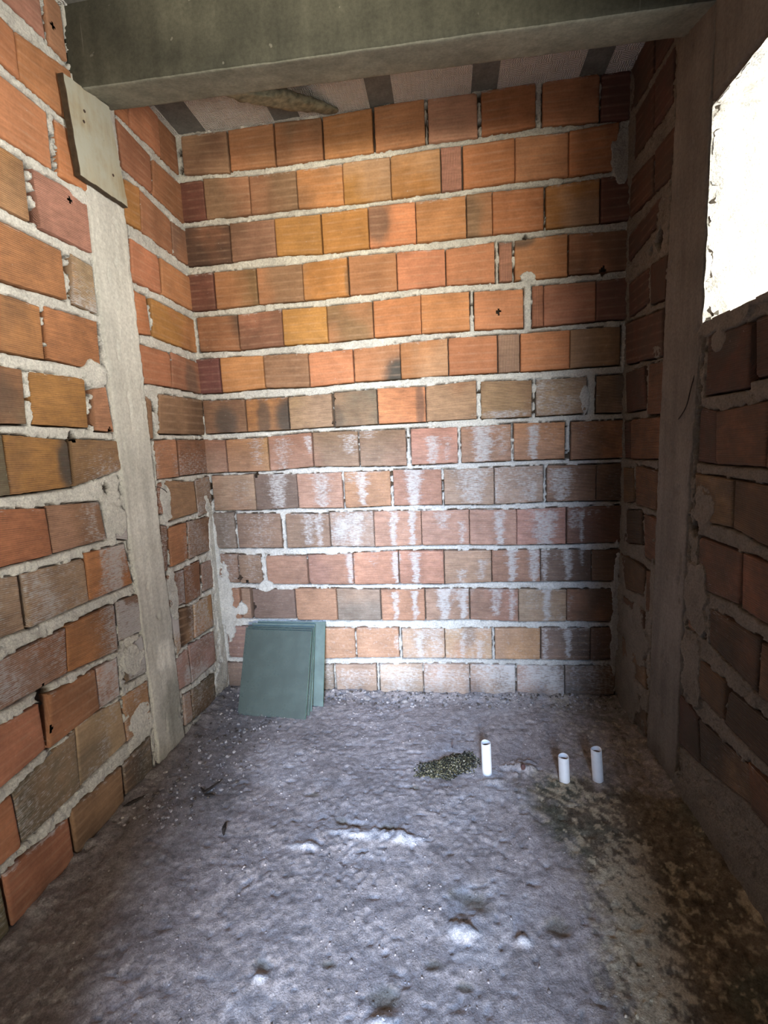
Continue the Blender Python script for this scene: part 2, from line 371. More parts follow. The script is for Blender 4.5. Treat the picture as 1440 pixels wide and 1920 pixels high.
TL = """1 p 0.9 -0.6841 2.1392 -0.6047 2.1973 -0.6213 2.1209 -0.6904 2.1155|
1 p 0.9 -0.5879 2.2111 -0.5385 2.227 -0.5549 2.1309 -0.6098 2.1198|
2 o 0.0 -0.7389 2.067 -0.7064 2.0472 -0.7097 1.9436 -0.7594 1.9437|
2 o 0.0 -0.7045 2.045 -0.5332 2.0829 -0.5256 1.9453 -0.709 1.9422|
3 o 0.8 -0.7648 1.911 -0.6359 1.9177 -0.6396 1.7831 -0.7874 1.7745|
3 o 0.8 -0.6113 1.9166 -0.5133 1.9234 -0.5244 1.7825 -0.6207 1.7783|
4 y 0.5 -0.7921 1.7461 -0.7298 1.7526 -0.7331 1.6166 -0.8146 1.6107|
4 p 0.8 -0.7078 1.7467 -0.527 1.7674 -0.5336 1.6207 -0.7085 1.613|
5 o 0.8 -0.8196 1.5805 -0.6483 1.5824 -0.6498 1.4605 -0.8364 1.4481|
5 k 0.8 -0.618 1.5873 -0.539 1.5817 -0.5405 1.4535 -0.6281 1.4578|
6 y 0.7 -0.8468 1.4164 -0.7415 1.4172 -0.7472 1.2913 -0.8679 1.2893|
6 o 0.8 -0.7275 1.4232 -0.546 1.4301 -0.5532 1.2914 -0.7358 1.2954|
7 g 0.8 -0.8732 1.2577 -0.8155 1.255 -0.8238 1.1289 -0.895 1.1257|
7 y 0.6 -0.799 1.2534 -0.6243 1.2607 -0.6296 1.1277 -0.8076 1.1296|
7 p 0.8 -0.599 1.2349 -0.5403 1.2493 -0.5319 1.1182 -0.6052 1.1211|
8 g 0.0 -0.9354 1.1033 -0.8957 1.1011 -0.8977 0.9669 -0.9455 0.97|
8 y 0.0 -0.8904 1.1024 -0.7145 1.0925 -0.7134 0.9703 -0.8934 0.9665|
8 b 0.8 -0.7005 1.095 -0.5226 1.092 -0.5141 1.0059 -0.7085 0.9708|
9 o 0.0 -0.9496 0.9453 -0.8107 0.9248 -0.8066 0.8084 -0.9715 0.8129|
9 t 0.6 -0.8029 0.9304 -0.6266 0.9181 -0.617 0.8104 -0.802 0.81|
9 k 0.8 -0.5747 0.8826 -0.5171 0.8744 -0.5263 0.7895 -0.5737 0.8018|
10 k 0.2 -0.9746 0.7941 -0.9086 0.7813 -0.9089 0.6554 -0.9969 0.6589|
10 k 0.0 -0.8969 0.7823 -0.7101 0.7739 -0.7156 0.6566 -0.8974 0.653|
10 o 0.9 -0.7052 0.7876 -0.546 0.7796 -0.5316 0.6519 -0.7125 0.6556|
11 k 0.5 -1.0049 0.6104 -0.7995 0.6115 -0.8106 0.4957 -1.0228 0.5025|
11 y 0.6 -0.7951 0.6169 -0.6214 0.6165 -0.6272 0.4757 -0.8076 0.4966|
11 k 0.8 -0.6062 0.6168 -0.5 0.6101 -0.5084 0.4883 -0.614 0.4978|
12 r 0.3 -1.027 0.4766 -0.9071 0.4648 -0.9049 0.3489 -1.0514 0.3291|
12 r 0.0 -0.8727 0.4715 -0.7229 0.4618 -0.7259 0.347 -0.8969 0.3443|
12 k 0.9 -0.7163 0.4611 -0.6348 0.4542 -0.6397 0.3387 -0.7232 0.3428|
12 g 0.9 -0.6004 0.4494 -0.5151 0.4761 -0.5152 0.3491 -0.6101 0.3626|
13 r 0.0 -1.0566 0.2979 -1.0039 0.3031 -1.0011 0.1736 -1.0759 0.1808|
13 g 0.0 -0.9994 0.3038 -0.8117 0.3413 -0.8216 0.1776 -0.9986 0.1749|
13 k 0.7 -0.8088 0.351 -0.642 0.3258 -0.6385 0.1882 -0.8222 0.1843|
13 t 0.9 -0.632 0.3287 -0.516 0.3188 -0.5224 0.1796 -0.6335 0.1848|
14 g 0.0 -1.105 0.1439 -1.0583 0.1413 -1.056 0.0165 -1.1186 0.0156|
14 r 0.0 -1.0488 0.1489 -0.8725 0.1338 -0.8705 0.009 -1.049 0.0196|
14 d 0.0 -0.8619 0.145 -0.6763 0.1307 -0.6802 0.0201 -0.8613 0.0104|
14 g 0.9 -0.6686 0.1308 -0.5353 0.1344 -0.5383 0.0128 -0.6657 0.0348|
1 o 0.0 -0.4135 2.1437 -0.2776 2.155 -0.2808 2.0879 -0.4101 2.0798|
1 o 0.0 -0.2678 2.1613 -0.1338 2.2525 -0.1186 2.1074 -0.2348 2.094|
1 r 0.8 -0.0999 2.2399 0.025 2.2531 0.0104 2.1076 -0.1115 2.1056|
2 r 0.3 -0.3529 2.0795 -0.1877 2.0644 -0.1987 1.9432 -0.349 1.9416|
2 r 0.9 -0.1731 2.0629 -0.0062 2.0709 -0.0227 1.929 -0.1887 1.943|
3 y 0.3 -0.3461 1.9113 -0.2702 1.9217 -0.2801 1.7891 -0.3651 1.7804|
3 r 0.0 -0.2659 1.92 -0.0903 1.9012 -0.1015 1.778 -0.279 1.7852|
3 b 0.8 -0.0872 1.8995 -0.0102 1.9032 -0.0105 1.7797 -0.0983 1.7768|
4 o 0.0 -0.3477 1.7351 -0.1989 1.7343 -0.2093 1.6085 -0.3667 1.6041|
4 o 0.9 -0.1829 1.7361 -0.0038 1.7329 -0.0098 1.6102 -0.1962 1.6107|
5 o 0.8 -0.3616 1.5744 -0.295 1.5752 -0.2885 1.4506 -0.3651 1.4408|
5 y 0.9 -0.2707 1.5767 0.0031 1.5733 0.0066 1.4475 -0.2788 1.4498|
6 o 0.3 -0.3623 1.4063 -0.1915 1.4103 -0.199 1.2903 -0.3521 1.2834|
6 r 0.9 -0.1782 1.416 -0.0078 1.4069 -0.0236 1.287 -0.1967 1.2905|
7 b 0.7 -0.3553 1.2398 -0.3284 1.2296 -0.3369 1.1009 -0.3613 1.1005|
7 b 0.5 -0.2836 1.256 0.0079 1.2621 0.0014 1.1221 -0.3031 1.1202|
8 p 0.0 -0.3382 1.0937 -0.2086 1.1013 -0.2106 0.9643 -0.3417 0.9637|
8 b 0.9 -0.1976 1.0982 -0.0099 1.1003 -0.0209 0.9665 -0.1983 0.9668|
9 r 0.5 -0.3444 0.9486 -0.3186 0.9497 -0.3227 0.8406 -0.3531 0.845|
9 t 0.1 -0.2995 0.9563 -0.1134 0.937 -0.1119 0.8171 -0.301 0.8118|
9 k 0.2 -0.1017 0.9432 0.0104 0.9536 0.0113 0.8072 -0.102 0.7978|
10 b 0.8 -0.3552 0.805 -0.3202 0.7959 -0.3431 0.6409 -0.3639 0.6433|
10 o 0.8 -0.3109 0.7878 -0.2009 0.7889 -0.213 0.6507 -0.3201 0.6477|
10 k 0.9 -0.1883 0.7903 0.007 0.7851 -0.0072 0.6466 -0.201 0.6478|
11 k 0.0 -0.3465 0.6225 -0.2449 0.6177 -0.2558 0.4938 -0.3514 0.507|
11 b 0.8 -0.2373 0.6259 -0.1282 0.6227 -0.1471 0.4859 -0.2512 0.4853|
11 k 0.9 -0.1103 0.6073 0.0013 0.6099 -0.0065 0.4872 -0.1248 0.4935|
12 k 0.8 -0.3537 0.4947 -0.3035 0.4866 -0.3168 0.3388 -0.3395 0.3287|
12 d 0.0 -0.2991 0.485 -0.2105 0.4676 -0.2222 0.336 -0.3184 0.3429|
12 t 0.9 -0.2038 0.4689 -0.0645 0.4666 -0.0681 0.3289 -0.2155 0.3368|
13 k 0.8 -0.3534 0.3149 -0.2755 0.3216 -0.2702 0.1824 -0.3521 0.1983|
13 k 0.9 -0.2656 0.3285 -0.0793 0.3101 -0.0817 0.1779 -0.2644 0.1793|
14 k 0.6 -0.3343 0.1677 -0.2855 0.1547 -0.2865 0.0409 -0.3382 0.0502|
14 g 0.9 -0.2751 0.1562 -0.097 0.1381 -0.1052 0.0153 -0.2819 0.038"""
TR = """3 R 0.0 -0.0231 1.8932 -0.1928 1.8751 -0.2016 1.7618 -0.0223 1.7711|
3 R 0.9 -0.2048 1.8781 -0.3476 1.8696 -0.3116 1.7495 -0.2139 1.7607|
4 R 0.0 -0.0232 1.7141 -0.2523 1.7274 -0.222 1.6577 -0.021 1.632|
5 R 0.5 -0.0262 1.5578 -0.1895 1.5553 -0.1976 1.4491 -0.042 1.445|
5 RV 0.8 -0.2074 1.5567 -0.3177 1.5436 -0.3083 1.4284 -0.2166 1.4369|
6 R 0.9 -0.0138 1.4313 -0.3015 1.4007 -0.3122 1.2681 -0.0235 1.2903|
7 R 0.5 -0.0222 1.26 -0.1813 1.2588 -0.2052 1.1224 -0.035 1.1227|
7 r 0.9 -0.2214 1.2578 -0.3363 1.2488 -0.3395 1.0995 -0.22 1.1046|
8 R 0.1 -0.0168 1.0912 -0.0734 1.0896 -0.0823 0.9632 -0.0291 0.9618|
8 r 0.9 -0.0778 1.0955 -0.3089 1.0911 -0.3129 0.9665 -0.0873 0.9602|
9 b 0.8 -0.0315 0.9266 -0.1103 0.9272 -0.1339 0.8153 -0.0437 0.7981|
9 r 0.9 -0.1327 0.9374 -0.3038 0.9284 -0.3011 0.8074 -0.1497 0.808|
10 d 0.8 -0.0386 0.7712 -0.2022 0.7937 -0.2105 0.6815 -0.05 0.6542|
10 r 0.9 -0.217 0.784 -0.3094 0.7808 -0.3079 0.6396 -0.2303 0.6439|
11 b 0.8 -0.0228 0.6113 -0.2376 0.6037 -0.2332 0.5115 -0.0754 0.4868|
11 r 0.9 -0.2475 0.6004 -0.3229 0.6094 -0.326 0.4898 -0.2574 0.4709|
12 b 0.8 -0.0462 0.4503 -0.2345 0.4565 -0.2408 0.3721 -0.0849 0.3477|
13 t 0.8 -0.0532 0.2931 -0.2605 0.2997 -0.2751 0.2004 -0.0694 0.1876|
7 R 0.6 -0.5537 1.2701 -0.7193 1.2614 -0.7253 1.1283 -0.5505 1.1289|
7 R 0.0 -0.7277 1.2635 -0.7986 1.2653 -0.8104 1.1476 -0.7365 1.1443|
8 R 0.0 -0.5323 1.1022 -0.6049 1.0862 -0.6124 0.963 -0.5273 0.9657|
8 r 0.0 -0.6065 1.0848 -0.7853 1.0945 -0.7876 0.9636 -0.614 0.9622|
8 r 0.0 -0.7904 1.0958 -0.844 1.0973 -0.8582 0.9584 -0.7931 0.9621|
9 t 0.0 -0.5258 0.9336 -0.6883 0.9285 -0.6931 0.8214 -0.5405 0.8161|
9 b 0.3 -0.6916 0.9287 -0.833 0.9225 -0.8461 0.7928 -0.6952 0.8209|
10 r 0.0 -0.553 0.7726 -0.7348 0.7716 -0.7364 0.6554 -0.563 0.6407|
10 o 0.3 -0.7378 0.7723 -0.849 0.7632 -0.8617 0.6371 -0.741 0.648|
11 d 0.8 -0.6218 0.6064 -0.8091 0.6054 -0.8075 0.4877 -0.6243 0.5171|
11 r 0.8 -0.8136 0.5996 -0.8758 0.5957 -0.8868 0.4869 -0.8181 0.4856|
11 g 0.9 -0.5136 0.6031 -0.5934 0.6057 -0.6093 0.5201 -0.5166 0.5136|
12 b 0.0 -0.5068 0.4582 -0.7002 0.4509 -0.7052 0.3591 -0.5059 0.3532|
12 d 0.5 -0.7119 0.4394 -0.8707 0.4465 -0.8801 0.3522 -0.706 0.3505|
13 R 0.3 -0.4791 0.3066 -0.5865 0.2956 -0.6063 0.1715 -0.4864 0.1569|
13 d 0.0 -0.5955 0.2936 -0.7999 0.3088 -0.814 0.2258 -0.6148 0.1752|
13 r 0.0 -0.7991 0.3168 -0.8936 0.3198 -0.9031 0.2255 -0.8176 0.2202"""
STREAKS = """1.2106 1.1535 1.1221 0.0871 0.75|1.4061 1.1969 1.1314 0.0843 0.62|0.2213 1.1052 0.9894 0.0270 0.60|0.3281 1.0917 0.9636 0.0355 0.62|0.4390 1.0950 1.0318 0.0153 0.85|0.6059 1.0933 1.0205 0.0299 0.70|0.6812 1.1083 1.0754 0.0379 0.60|0.9295 1.0719 0.9656 0.0245 0.85|0.9865 1.0692 0.9797 0.0142 0.62|1.1215 1.0989 0.9681 0.0356 0.95|1.1905 1.0954 0.9916 0.0274 0.60|1.3073 1.0936 0.9666 0.0193 0.95|1.3648 1.0966 1.0278 0.0381 0.40|1.4972 1.0957 1.0218 0.0467 0.40|0.1419 0.9308 0.8202 0.0414 0.45|0.2992 0.9514 0.8159 0.0360 0.85|0.4774 0.9448 0.8110 0.0395 0.80|0.6477 0.9512 0.8149 0.0214 0.90|0.6195 0.9481 0.9035 0.0473 0.60|0.8533 0.9518 0.8091 0.0291 1.00|1.0788 0.9391 0.8110 0.0563 0.80|1.2876 0.9353 0.8132 0.0546 0.62|1.3071 0.8799 0.8126 0.0157 0.80|1.4079 0.9307 0.8117 0.0422 0.85|1.5939 0.9196 0.8102 0.0224 0.35|0.0585 0.7884 0.6473 0.0329 0.50|0.2056 0.7847 0.6496 0.0690 0.52|0.4179 0.7860 0.6573 0.0291 0.75|0.4622 0.7783 0.6521 0.0178 0.80|0.6084 0.7811 0.6453 0.0371 0.85|0.7664 0.7814 0.6471 0.0149 0.95|0.8408 0.7794 0.6458 0.0148 0.95|0.9624 0.7763 0.7125 0.0270 0.75|1.0360 0.7364 0.6469 0.0144 0.75|1.1813 0.7748 0.6444 0.0181 0.90|1.3504 0.7703 0.6415 0.0470 0.90|1.4594 0.7736 0.7018 0.0270 0.70|1.4845 0.7668 0.6496 0.0077 0.95|1.5209 0.7719 0.7455 0.0267 0.50|0.0613 0.6171 0.5007 0.0381 0.55|0.1561 0.6158 0.5001 0.0376 0.50|0.5797 0.6189 0.4931 0.0177 0.90|0.7681 0.6162 0.4921 0.0151 0.95|0.8477 0.6151 0.4916 0.0171 0.95|0.6785 0.6087 0.5642 0.0328 0.45|1.0298 0.5431 0.4906 0.0188 0.70|1.1095 0.5812 0.5054 0.0206 0.70|1.2264 0.6224 0.4938 0.0182 0.95|1.3109 0.6211 0.4933 0.0200 0.95|1.3507 0.6205 0.4974 0.0139 0.80|1.4376 0.6192 0.5011 0.0157 0.90|1.3963 0.6198 0.5778 0.0158 0.50|1.4884 0.6184 0.5599 0.0078 0.80|0.2603 0.4530 0.3591 0.0468 0.25|0.7636 0.4516 0.3382 0.0131 0.95|0.8421 0.4559 0.3386 0.0130 0.95|0.9582 0.4644 0.3392 0.0255 1.00|1.0344 0.4642 0.3396 0.0189 0.95|1.0176 0.4642 0.4177 0.0525 0.70|1.1637 0.4637 0.3581 0.0186 0.85|1.2254 0.4635 0.3362 0.0143 0.80|1.3571 0.4630 0.3369 0.0140 1.00|1.3068 0.4588 0.3849 0.0403 0.50|1.4431 0.4498 0.3418 0.0099 0.50|0.7627 0.2692 0.2112 0.0133 0.60|0.8558 0.2839 0.1660 0.0175 0.75|0.9018 0.2935 0.2477 0.0541 0.55|1.0306 0.2833 0.1691 0.0128 0.65|1.0980 0.2500 0.1681 0.0169 0.65|1.3515 0.2973 0.1681 0.0122 0.60|1.4405 0.2981 0.1831 0.0120 0.75|1.2342 0.2292 0.1841 0.0166 0.30|0.5633 0.1133 0.0095 0.0916 0.50|0.7683 0.1293 0.0153 0.0845 0.60|0.9557 0.1215 0.0159 0.0867 0.50|1.1387 0.1322 0.0165 0.0844 0.55|1.3272 0.1134 0.0219 0.0823 0.50|1.4705 0.1165 0.0306 0.0505 0.35"""

# ------------------------------------------------------------------ brick tables (metres on each wall: course, colour code, joint filling, TL TR BR BL)
def parse(t):
    r = []
    for b in t.strip().split('|'):
        a = b.split(); q = [float(x) for x in a[3:]]
        if q[0] > q[2]: q = q[2:4]+q[0:2]+q[6:8]+q[4:6]     # right wall: u grows to the left as seen from inside
        r.append([int(a[0]), a[1], float(a[2]), q])
    return r
BT = {'B': parse(TB), 'L': parse(TL), 'R': parse(TR)}  # dim light at the back wall's left partly put into darker brick codes
LEV = [.019, .159, .323, .482, .632, .793, .95, 1.113, 1.275, 1.436, 1.598, 1.763, 1.929, 2.09, 2.25]
rnd = random.Random(4)
def norm(q): return q
# row under the ceiling and the courses running on towards the doorway
BT['L'] = [b for b in BT['L'] if not (b[0] == 1)]
for b in BT['B']:
    q = b[3]
    if q[0] < .03 and b[0] in (2, 3, 4, 6, 8): q[0] = q[6] = -.012
    if q[2] > 1.57 and b[0] in (3, 4, 5, 8, 9, 10): q[2] = q[4] = W+.012
    if (b[0] == 7 and .70 < q[0] < .80) or (b[0] == 3 and .69 < q[0] < .77): b[1] = 'q'
for b in BT['L']:
    q = b[3]
    if q[2] > -.03 and b[0] <= 9: q[2] = q[4] = .012
for (a, b, c, f) in ((-.93, -.757, 'o', .9), (-.745, -.612, 'p', .9), (-.598, -.54, 'p', .9), (-.355, -.285, 'o', 0), (-.281, -.118, 'o', 0), (-.114, -.004, 'r', .8)):
    BT['L'].append([1, c, f, [a, 2.232, b, 2.232, b, 2.102, a, 2.100]])
for (cn, a, b, c, f) in ((1, -.30, -.19, 'R', .8), (1, -.18, -.01, 'R', .9), (2, -.31, -.2, 'R', .2), (2, -.19, -.01, 'R', .9), (14, -.28, -.05, 'g', .9)):
    z0 = LEV[14-cn]+.012; z1 = LEV[15-cn]-.014
    BT['R'].append([cn, c, f, [a, z1, b, z1, b, z0, a, z0]])
for wl in 'LR':
    for cn in range(1, 15):
        near = [b for b in BT[wl] if b[0] == cn and b[3][0] < -.5]
        if wl == 'R' and (cn < 7 or cn == 14): continue
        if near:
            b = min(near, key=lambda b: b[3][0]); q = b[3]
            if cn > 1 and not (wl == 'L' and cn in (10,)): 
                d = max(0, .179-(q[2]-q[0]))
                if d < .15: q[0] -= d; q[6] -= d
                elif d > 0: q[0] -= d; q[6] -= d
            u = min(q[0], q[6])-.01
        else: u = -.55
        z0 = LEV[14-cn]+.011; z1 = LEV[15-cn]-.013
        while u > FRONT+.03:
            a = max(u-.179, FRONT); g = rnd.choice([.003, .008, .012])
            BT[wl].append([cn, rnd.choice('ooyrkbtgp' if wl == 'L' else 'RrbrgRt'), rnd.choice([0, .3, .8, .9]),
                           [a, z1, u, z1+.004, u, z0+.004, a, z0]])
            u = a-g
ALB = {'q': (.62, .275, .110), 'o': (.46, .200, .092), 'y': (.43, .205, .070), 'p': (.48, .235, .150), 'r': (.37, .165, .088), 'R': (.17, .068, .046),
       'b': (.26, .145, .080), 'd': (.115, .065, .038), 'g': (.17, .140, .098), 't': (.42, .255, .145), 'k': (.40, .27, .19)}

# white streaks of salt on the back wall: x, z top, z bottom, half width, strength
ST = []
for ln in STREAKS.strip().split('|'):
    ST.append([float(x) for x in ln.split()])
def eff_back(u, z):
    e = np.zeros_like(u)+.0
    e = e+.20*sst(1.16, 1.02, z)*sst(-.02, .1, z)
    for (x, zt, zb, hw, s_) in ST:
        wob = .006*(vn(z*60, u*0+x*9, 5)-.5)*2
        w = hw*(.6+.8*vn(z*150, u*0+x*31, 8))*(.7+.55*np.clip((z-zb)/(zt-zb), 0, 1))
        m_ = sst(2.0, .3, np.abs(u-x-wob)/w)*sst(zb-.018, zb+.004, z)*sst(zt+.012, zt-.004, z)
        e = np.maximum(e, m_*s_*.92)
    return e
def eff_left(u, z):
    # bloom either side of the column, mostly at knee to chest height
    near = sst(-.80, -.56, u)*sst(1.20, .85, z)*sst(.2, .45, z)*(u < -.45)
    far = (u > -.45)*sst(1.16, 1.0, z)*sst(.1, .4, z)*.55
    return 1.0*near*sst(.30, .6, vn(u*16, z*8, 3)+.15)+far*sst(.3, .65, vn(u*14, z*7, 4)+.1)
def eff_right(u, z): return .25*sst(.35, .7, vn(u*9, z*9, 6))*sst(1.7, 1.0, z)

# scorch marks and stains that belong to single bricks: wall, u, z, ru, rz, depth (0..1 towards soot grey)
SOOT = {'B': [(.815, 1.30, .068, .085, .97), (.355, 1.17, .05, .08, .9), (.26, 1.17, .03, .09, .7), (.10, 1.17, .05, .07, .75), (.888, 1.19, .017, .12, .62),
              (.755, 1.86, .055, .09, .72), (.56, 1.16, .03, .05, .5), (.345, 1.60, .07, .03, .5), (.63, 1.66, .012, .06, .5), (1.265, 1.745, .05, .03, .75), (1.055, .27, .03, .06, .6), (1.20, .09, .07, .05, .55), (1.42, .10, .12, .06, .8), (1.50, .25, .12, .08, .5)],
        'L': [(-.725, 1.03, .03, .08, .95), (-.60, .42, .06, .06, .6), (-.06, 1.33, .05, .08, .6), (-.93, 1.19, .1, .07, .6), (-.78, .22, .09, .06, .5), (-.66, .07, .1, .08, .6)],
        'R': [(-.62, 1.24, .07, .04, .7), (-.74, .45, .1, .07, .6), (-.6, .2, .12, .1, .6)]}
SOOTC = np.array((.075, .07, .058))
HOLES = {'L': [(-.58, 2.153, .009), (-.595, 1.73, .010), (-.361, 1.732, .012), (-.884, .48, .022), (-.893, .43, .013), (-.893, .39, .014), (-.615, 1.226, .013), (-.693, 1.10, .015), (-.551, 1.123, .01), (-.315, 1.20, .012), (-.355, .522, .012), (-.31, .93, .009), (-.59, .955, .014), (-.36, .84, .008)],
         'B': [(.008, 2.18, .012), (.008, 2.12, .012), (.552, 1.234, .009), (.546, 1.142, .011), (.208, .95, .012), (.002, .91, .014), (.002, .86, .012), (1.545, 1.62, .014), (1.28, 1.754, .009), (1.185, 1.509, .01), (.15, .39, .016), (.10, .515, .012), (.13, .50, .01)],
         'R': [(-.256, 1.612, .028), (-.20, 1.60, .012), (-.53, .79, .02), (-.02, 1.065, .014)]}
# plaster smeared over the bricks: u, z, ru, rz, height
SMEAR = {'L': [(-.015, .62, .035, .28, .004), (-.012, .30, .03, .2, .004), (-.31, .88, .03, .07, .004), (-.33, .55, .035, .09, .004), (-.57, .42, .05, .05, .004), (-.585, 1.28, .04, .03, .005), (-.56, 1.76, .05, .02, .003), (-.56, .86, .04, .05, .003), (-.04, .1, .06, .06, .004), (-.57, .22, .06, .08, .002)],
         'B': [(.02, .42, .055, .16, .008), (.0, .62, .02, .2, .006), (.10, .38, .03, .03, .006), (.21, .48, .03, .022, .008), (1.60, 1.98, .04, .10, .004), (1.615, .35, .02, .3, .003), (1.488, 1.19, .016, .06, .004), (1.29, 1.62, .03, .018, .004)],
         'R': [(-.02, 2.0, .03, .2, .003), (-.16, .36, .12, .10, .004), (-.12, .12, .16, .12, .004), (-.56, .60, .05, .10, .004), (-.55, .42, .05, .12, .003), (-.57, .86, .05, .05, .003), (-.72, .03, .3, .07, .005), (-1.2, .03, .5, .065, .005), (-.30, .55, .02, .15, .004), (-.63, 1.29, .12, .022, .006), (-.9, 1.30, .25, .02, .006), (-.60, 1.25, .03, .03, .003), (-.27, 1.29, .04, .02, .003), (-.05, .7, .03, .2, .002)]}
WIN = (-1.32, -.53, 1.305, 1.79)     # opening in the right wall: u0, u1, z0, z1

COLS = {'L': ([0, .3, .6, 1.2, 2.3], [-.512, -.512, -.518, -.531, -.533], [-.352, -.358, -.360, -.364, -.362]),
        'R': ([0, .5, .9, 1.3, 1.9, 2.3], [-.50, -.50, -.505, -.527, -.527, -.54], [-.30, -.308, -.309, -.314, -.34, -.35])}
def place(code, u, v, w):
    if code == 'L': return np.stack([w, u, v], -1)
    if code == 'B': return np.stack([u, -w, v], -1)
    return np.stack([W-w, u, v], -1)

def build_wall(name, code, u0, u1, fine_from, soft, label):
    rs = np.random.RandomState({'L': 1, 'B': 2, 'R': 3}[code]); sd = {'L': 100, 'B': 200, 'R': 300}[code]
    br = BT[code]; flip = code == 'R'
    AV = []; AF = []; AC = []; AX = []; AU = []; AM = []; off = 0
    # ---- bricks
    for bi, (cn, c, fill, q) in enumerate(br):
        c0 = c[0]; vert = len(c) > 1
        q = np.array(q).reshape(4, 2)                       # TL TR BR BL
        wd = max(.012, (q[1, 0]+q[2, 0]-q[0, 0]-q[3, 0])/2); ht = max(.02, (q[0, 1]+q[1, 1]-q[2, 1]-q[3, 1])/2)
        st = .0065 if q[:, 0].mean() > fine_from else .03
        nu = max(4, int(wd/st)); nv = max(4, int(ht/st))
        def pr(n, L):
            e = [0, .0012/L, .0035/L]
            return np.array(e+list(np.linspace(.008/L, 1-.008/L, n))+[1-x for x in e[::-1]])
        s = pr(nu, wd); t = pr(nv, ht)
        S, T = np.meshgrid(s, t)                             # T: 0 bottom
        P = (q[3]*(1-S)[..., None]+q[2]*S[..., None])*(1-T)[..., None]+(q[0]*(1-S)[..., None]+q[1]*S[..., None])*T[..., None]
        U, Z = P[..., 0], P[..., 1]
        d = np.minimum(np.minimum(S*wd, (1-S)*wd), np.minimum(T*ht, (1-T)*ht))
        w = .0005+rs.uniform(-.0022, .0022)+(S-.5)*rs.uniform(-.003, .003)+(T-.5)*rs.uniform(-.003, .003)
        w = w-.0028*np.clip(1-d/.004, 0, 1)**2+.0012*fbm(U*60, Z*60, sd+bi)
        for k in range(rs.poisson(.9)):                      # chipped corners
            cu, cz = rs.choice([0, wd]), rs.choice([0, ht]); r = rs.uniform(.004, .012)
            w = w-.006*sst(r, r*.3, np.hypot(S*wd-cu, T*ht-cz))
        ed = np.clip(1-d/.006, 0, 1)
        U = U+ed*.0016*(vn(U*120, Z*120, sd+7)-.5); Z = Z+ed*.0022*(vn(U*90, Z*120, sd+9)-.5)
        # colour
        col = np.array(ALB[c0])*(.66 if code == 'R' else 1.)*np.exp(rs.normal(0, .07))*np.array([1, rs.uniform(.93, 1.08), rs.uniform(.88, 1.15)])  # right wall bricks darkened, shade and grime in one factor
        cc = np.ones(S.shape+(1,))*col
        if c0 in 'bdgtkry' and rs.rand() < .7:               # firing shade across the brick
            o2 = np.array(ALB[rs.choice(list('bortd' if c0 in 'bdr' else 'bokt'))]); k = sst(-.25, .25, fbm(S*wd*8+bi, T*ht*6, sd+3)*1.2+(S-.5)*rs.uniform(-.6, .6)+rs.uniform(-.25, .1))
            cc = cc*(1-.6*k[..., None])+o2*.6*k[..., None]
        so = np.zeros(S.shape)
        for (a, b, ru, rz, dp) in SOOT[code]:
            if not (min(q[:, 0]) <= a <= max(q[:, 0]) and min(q[:, 1]) <= b <= max(q[:, 1])): continue
            r = np.hypot((U-a)/ru, (Z-b)/rz)+.35*fbm(U*50, Z*50, sd+11)
            so = np.maximum(so, dp*sst(1.25, .55, r))
        cc = cc*(1-so[..., None])+SOOTC*so[..., None]
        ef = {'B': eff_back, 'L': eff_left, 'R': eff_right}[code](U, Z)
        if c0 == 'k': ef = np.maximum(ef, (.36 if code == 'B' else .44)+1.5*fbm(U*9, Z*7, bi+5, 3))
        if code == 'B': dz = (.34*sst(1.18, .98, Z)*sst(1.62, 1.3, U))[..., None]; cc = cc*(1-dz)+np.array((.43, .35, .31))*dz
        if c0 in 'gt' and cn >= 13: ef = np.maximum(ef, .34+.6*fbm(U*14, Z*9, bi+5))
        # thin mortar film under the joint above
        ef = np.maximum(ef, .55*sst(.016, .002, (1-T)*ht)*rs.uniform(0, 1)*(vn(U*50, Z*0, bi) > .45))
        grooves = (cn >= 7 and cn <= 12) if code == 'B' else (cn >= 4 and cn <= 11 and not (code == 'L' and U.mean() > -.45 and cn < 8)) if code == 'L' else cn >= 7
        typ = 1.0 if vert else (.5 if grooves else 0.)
        dirt = {'L': .12, 'B': .08, 'R': .72}[code]*np.ones(S.shape)  # the high right wall value carries its shade as well as grime
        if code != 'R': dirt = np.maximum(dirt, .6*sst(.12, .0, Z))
        if code == 'B': dirt = np.maximum(dirt, .55*sst(1.36, 1.6, U))  # shade at the back wall's right end painted in through this channel
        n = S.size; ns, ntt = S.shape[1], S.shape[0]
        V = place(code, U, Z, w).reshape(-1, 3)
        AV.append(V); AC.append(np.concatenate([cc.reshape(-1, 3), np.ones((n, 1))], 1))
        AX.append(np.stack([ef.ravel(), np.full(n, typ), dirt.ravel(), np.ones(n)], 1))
        AU.append(np.stack([(S*wd+cn*.37+bi*.011).ravel(), (T*ht).ravel()], 1))
        F = gridF(ns, ntt, flip, off)
        if st < .02:                                          # broken-in holes
            cu = U.ravel()[F-off].mean(1); cz = Z.ravel()[F-off].mean(1); keep = np.ones(len(F), bool)
            for (a, b, r) in HOLES[code]:
                keep &= (np.abs(cu-a)*1.1+np.abs(cz-b)*.8) > r
            F = F[keep]
        AF.append(F); AM.append(np.zeros(len(F)))
        # sides: a skirt going 3 cm into the wall
        ring = np.concatenate([np.arange(ns), np.arange(1, ntt)*ns+ns-1, (ntt-1)*ns+np.arange(ns-2, -1, -1), np.arange(ntt-2, 0, -1)*ns])
        Vb = place(code, U.ravel()[ring], Z.ravel()[ring], np.full(len(ring), -.034)); k = len(ring)
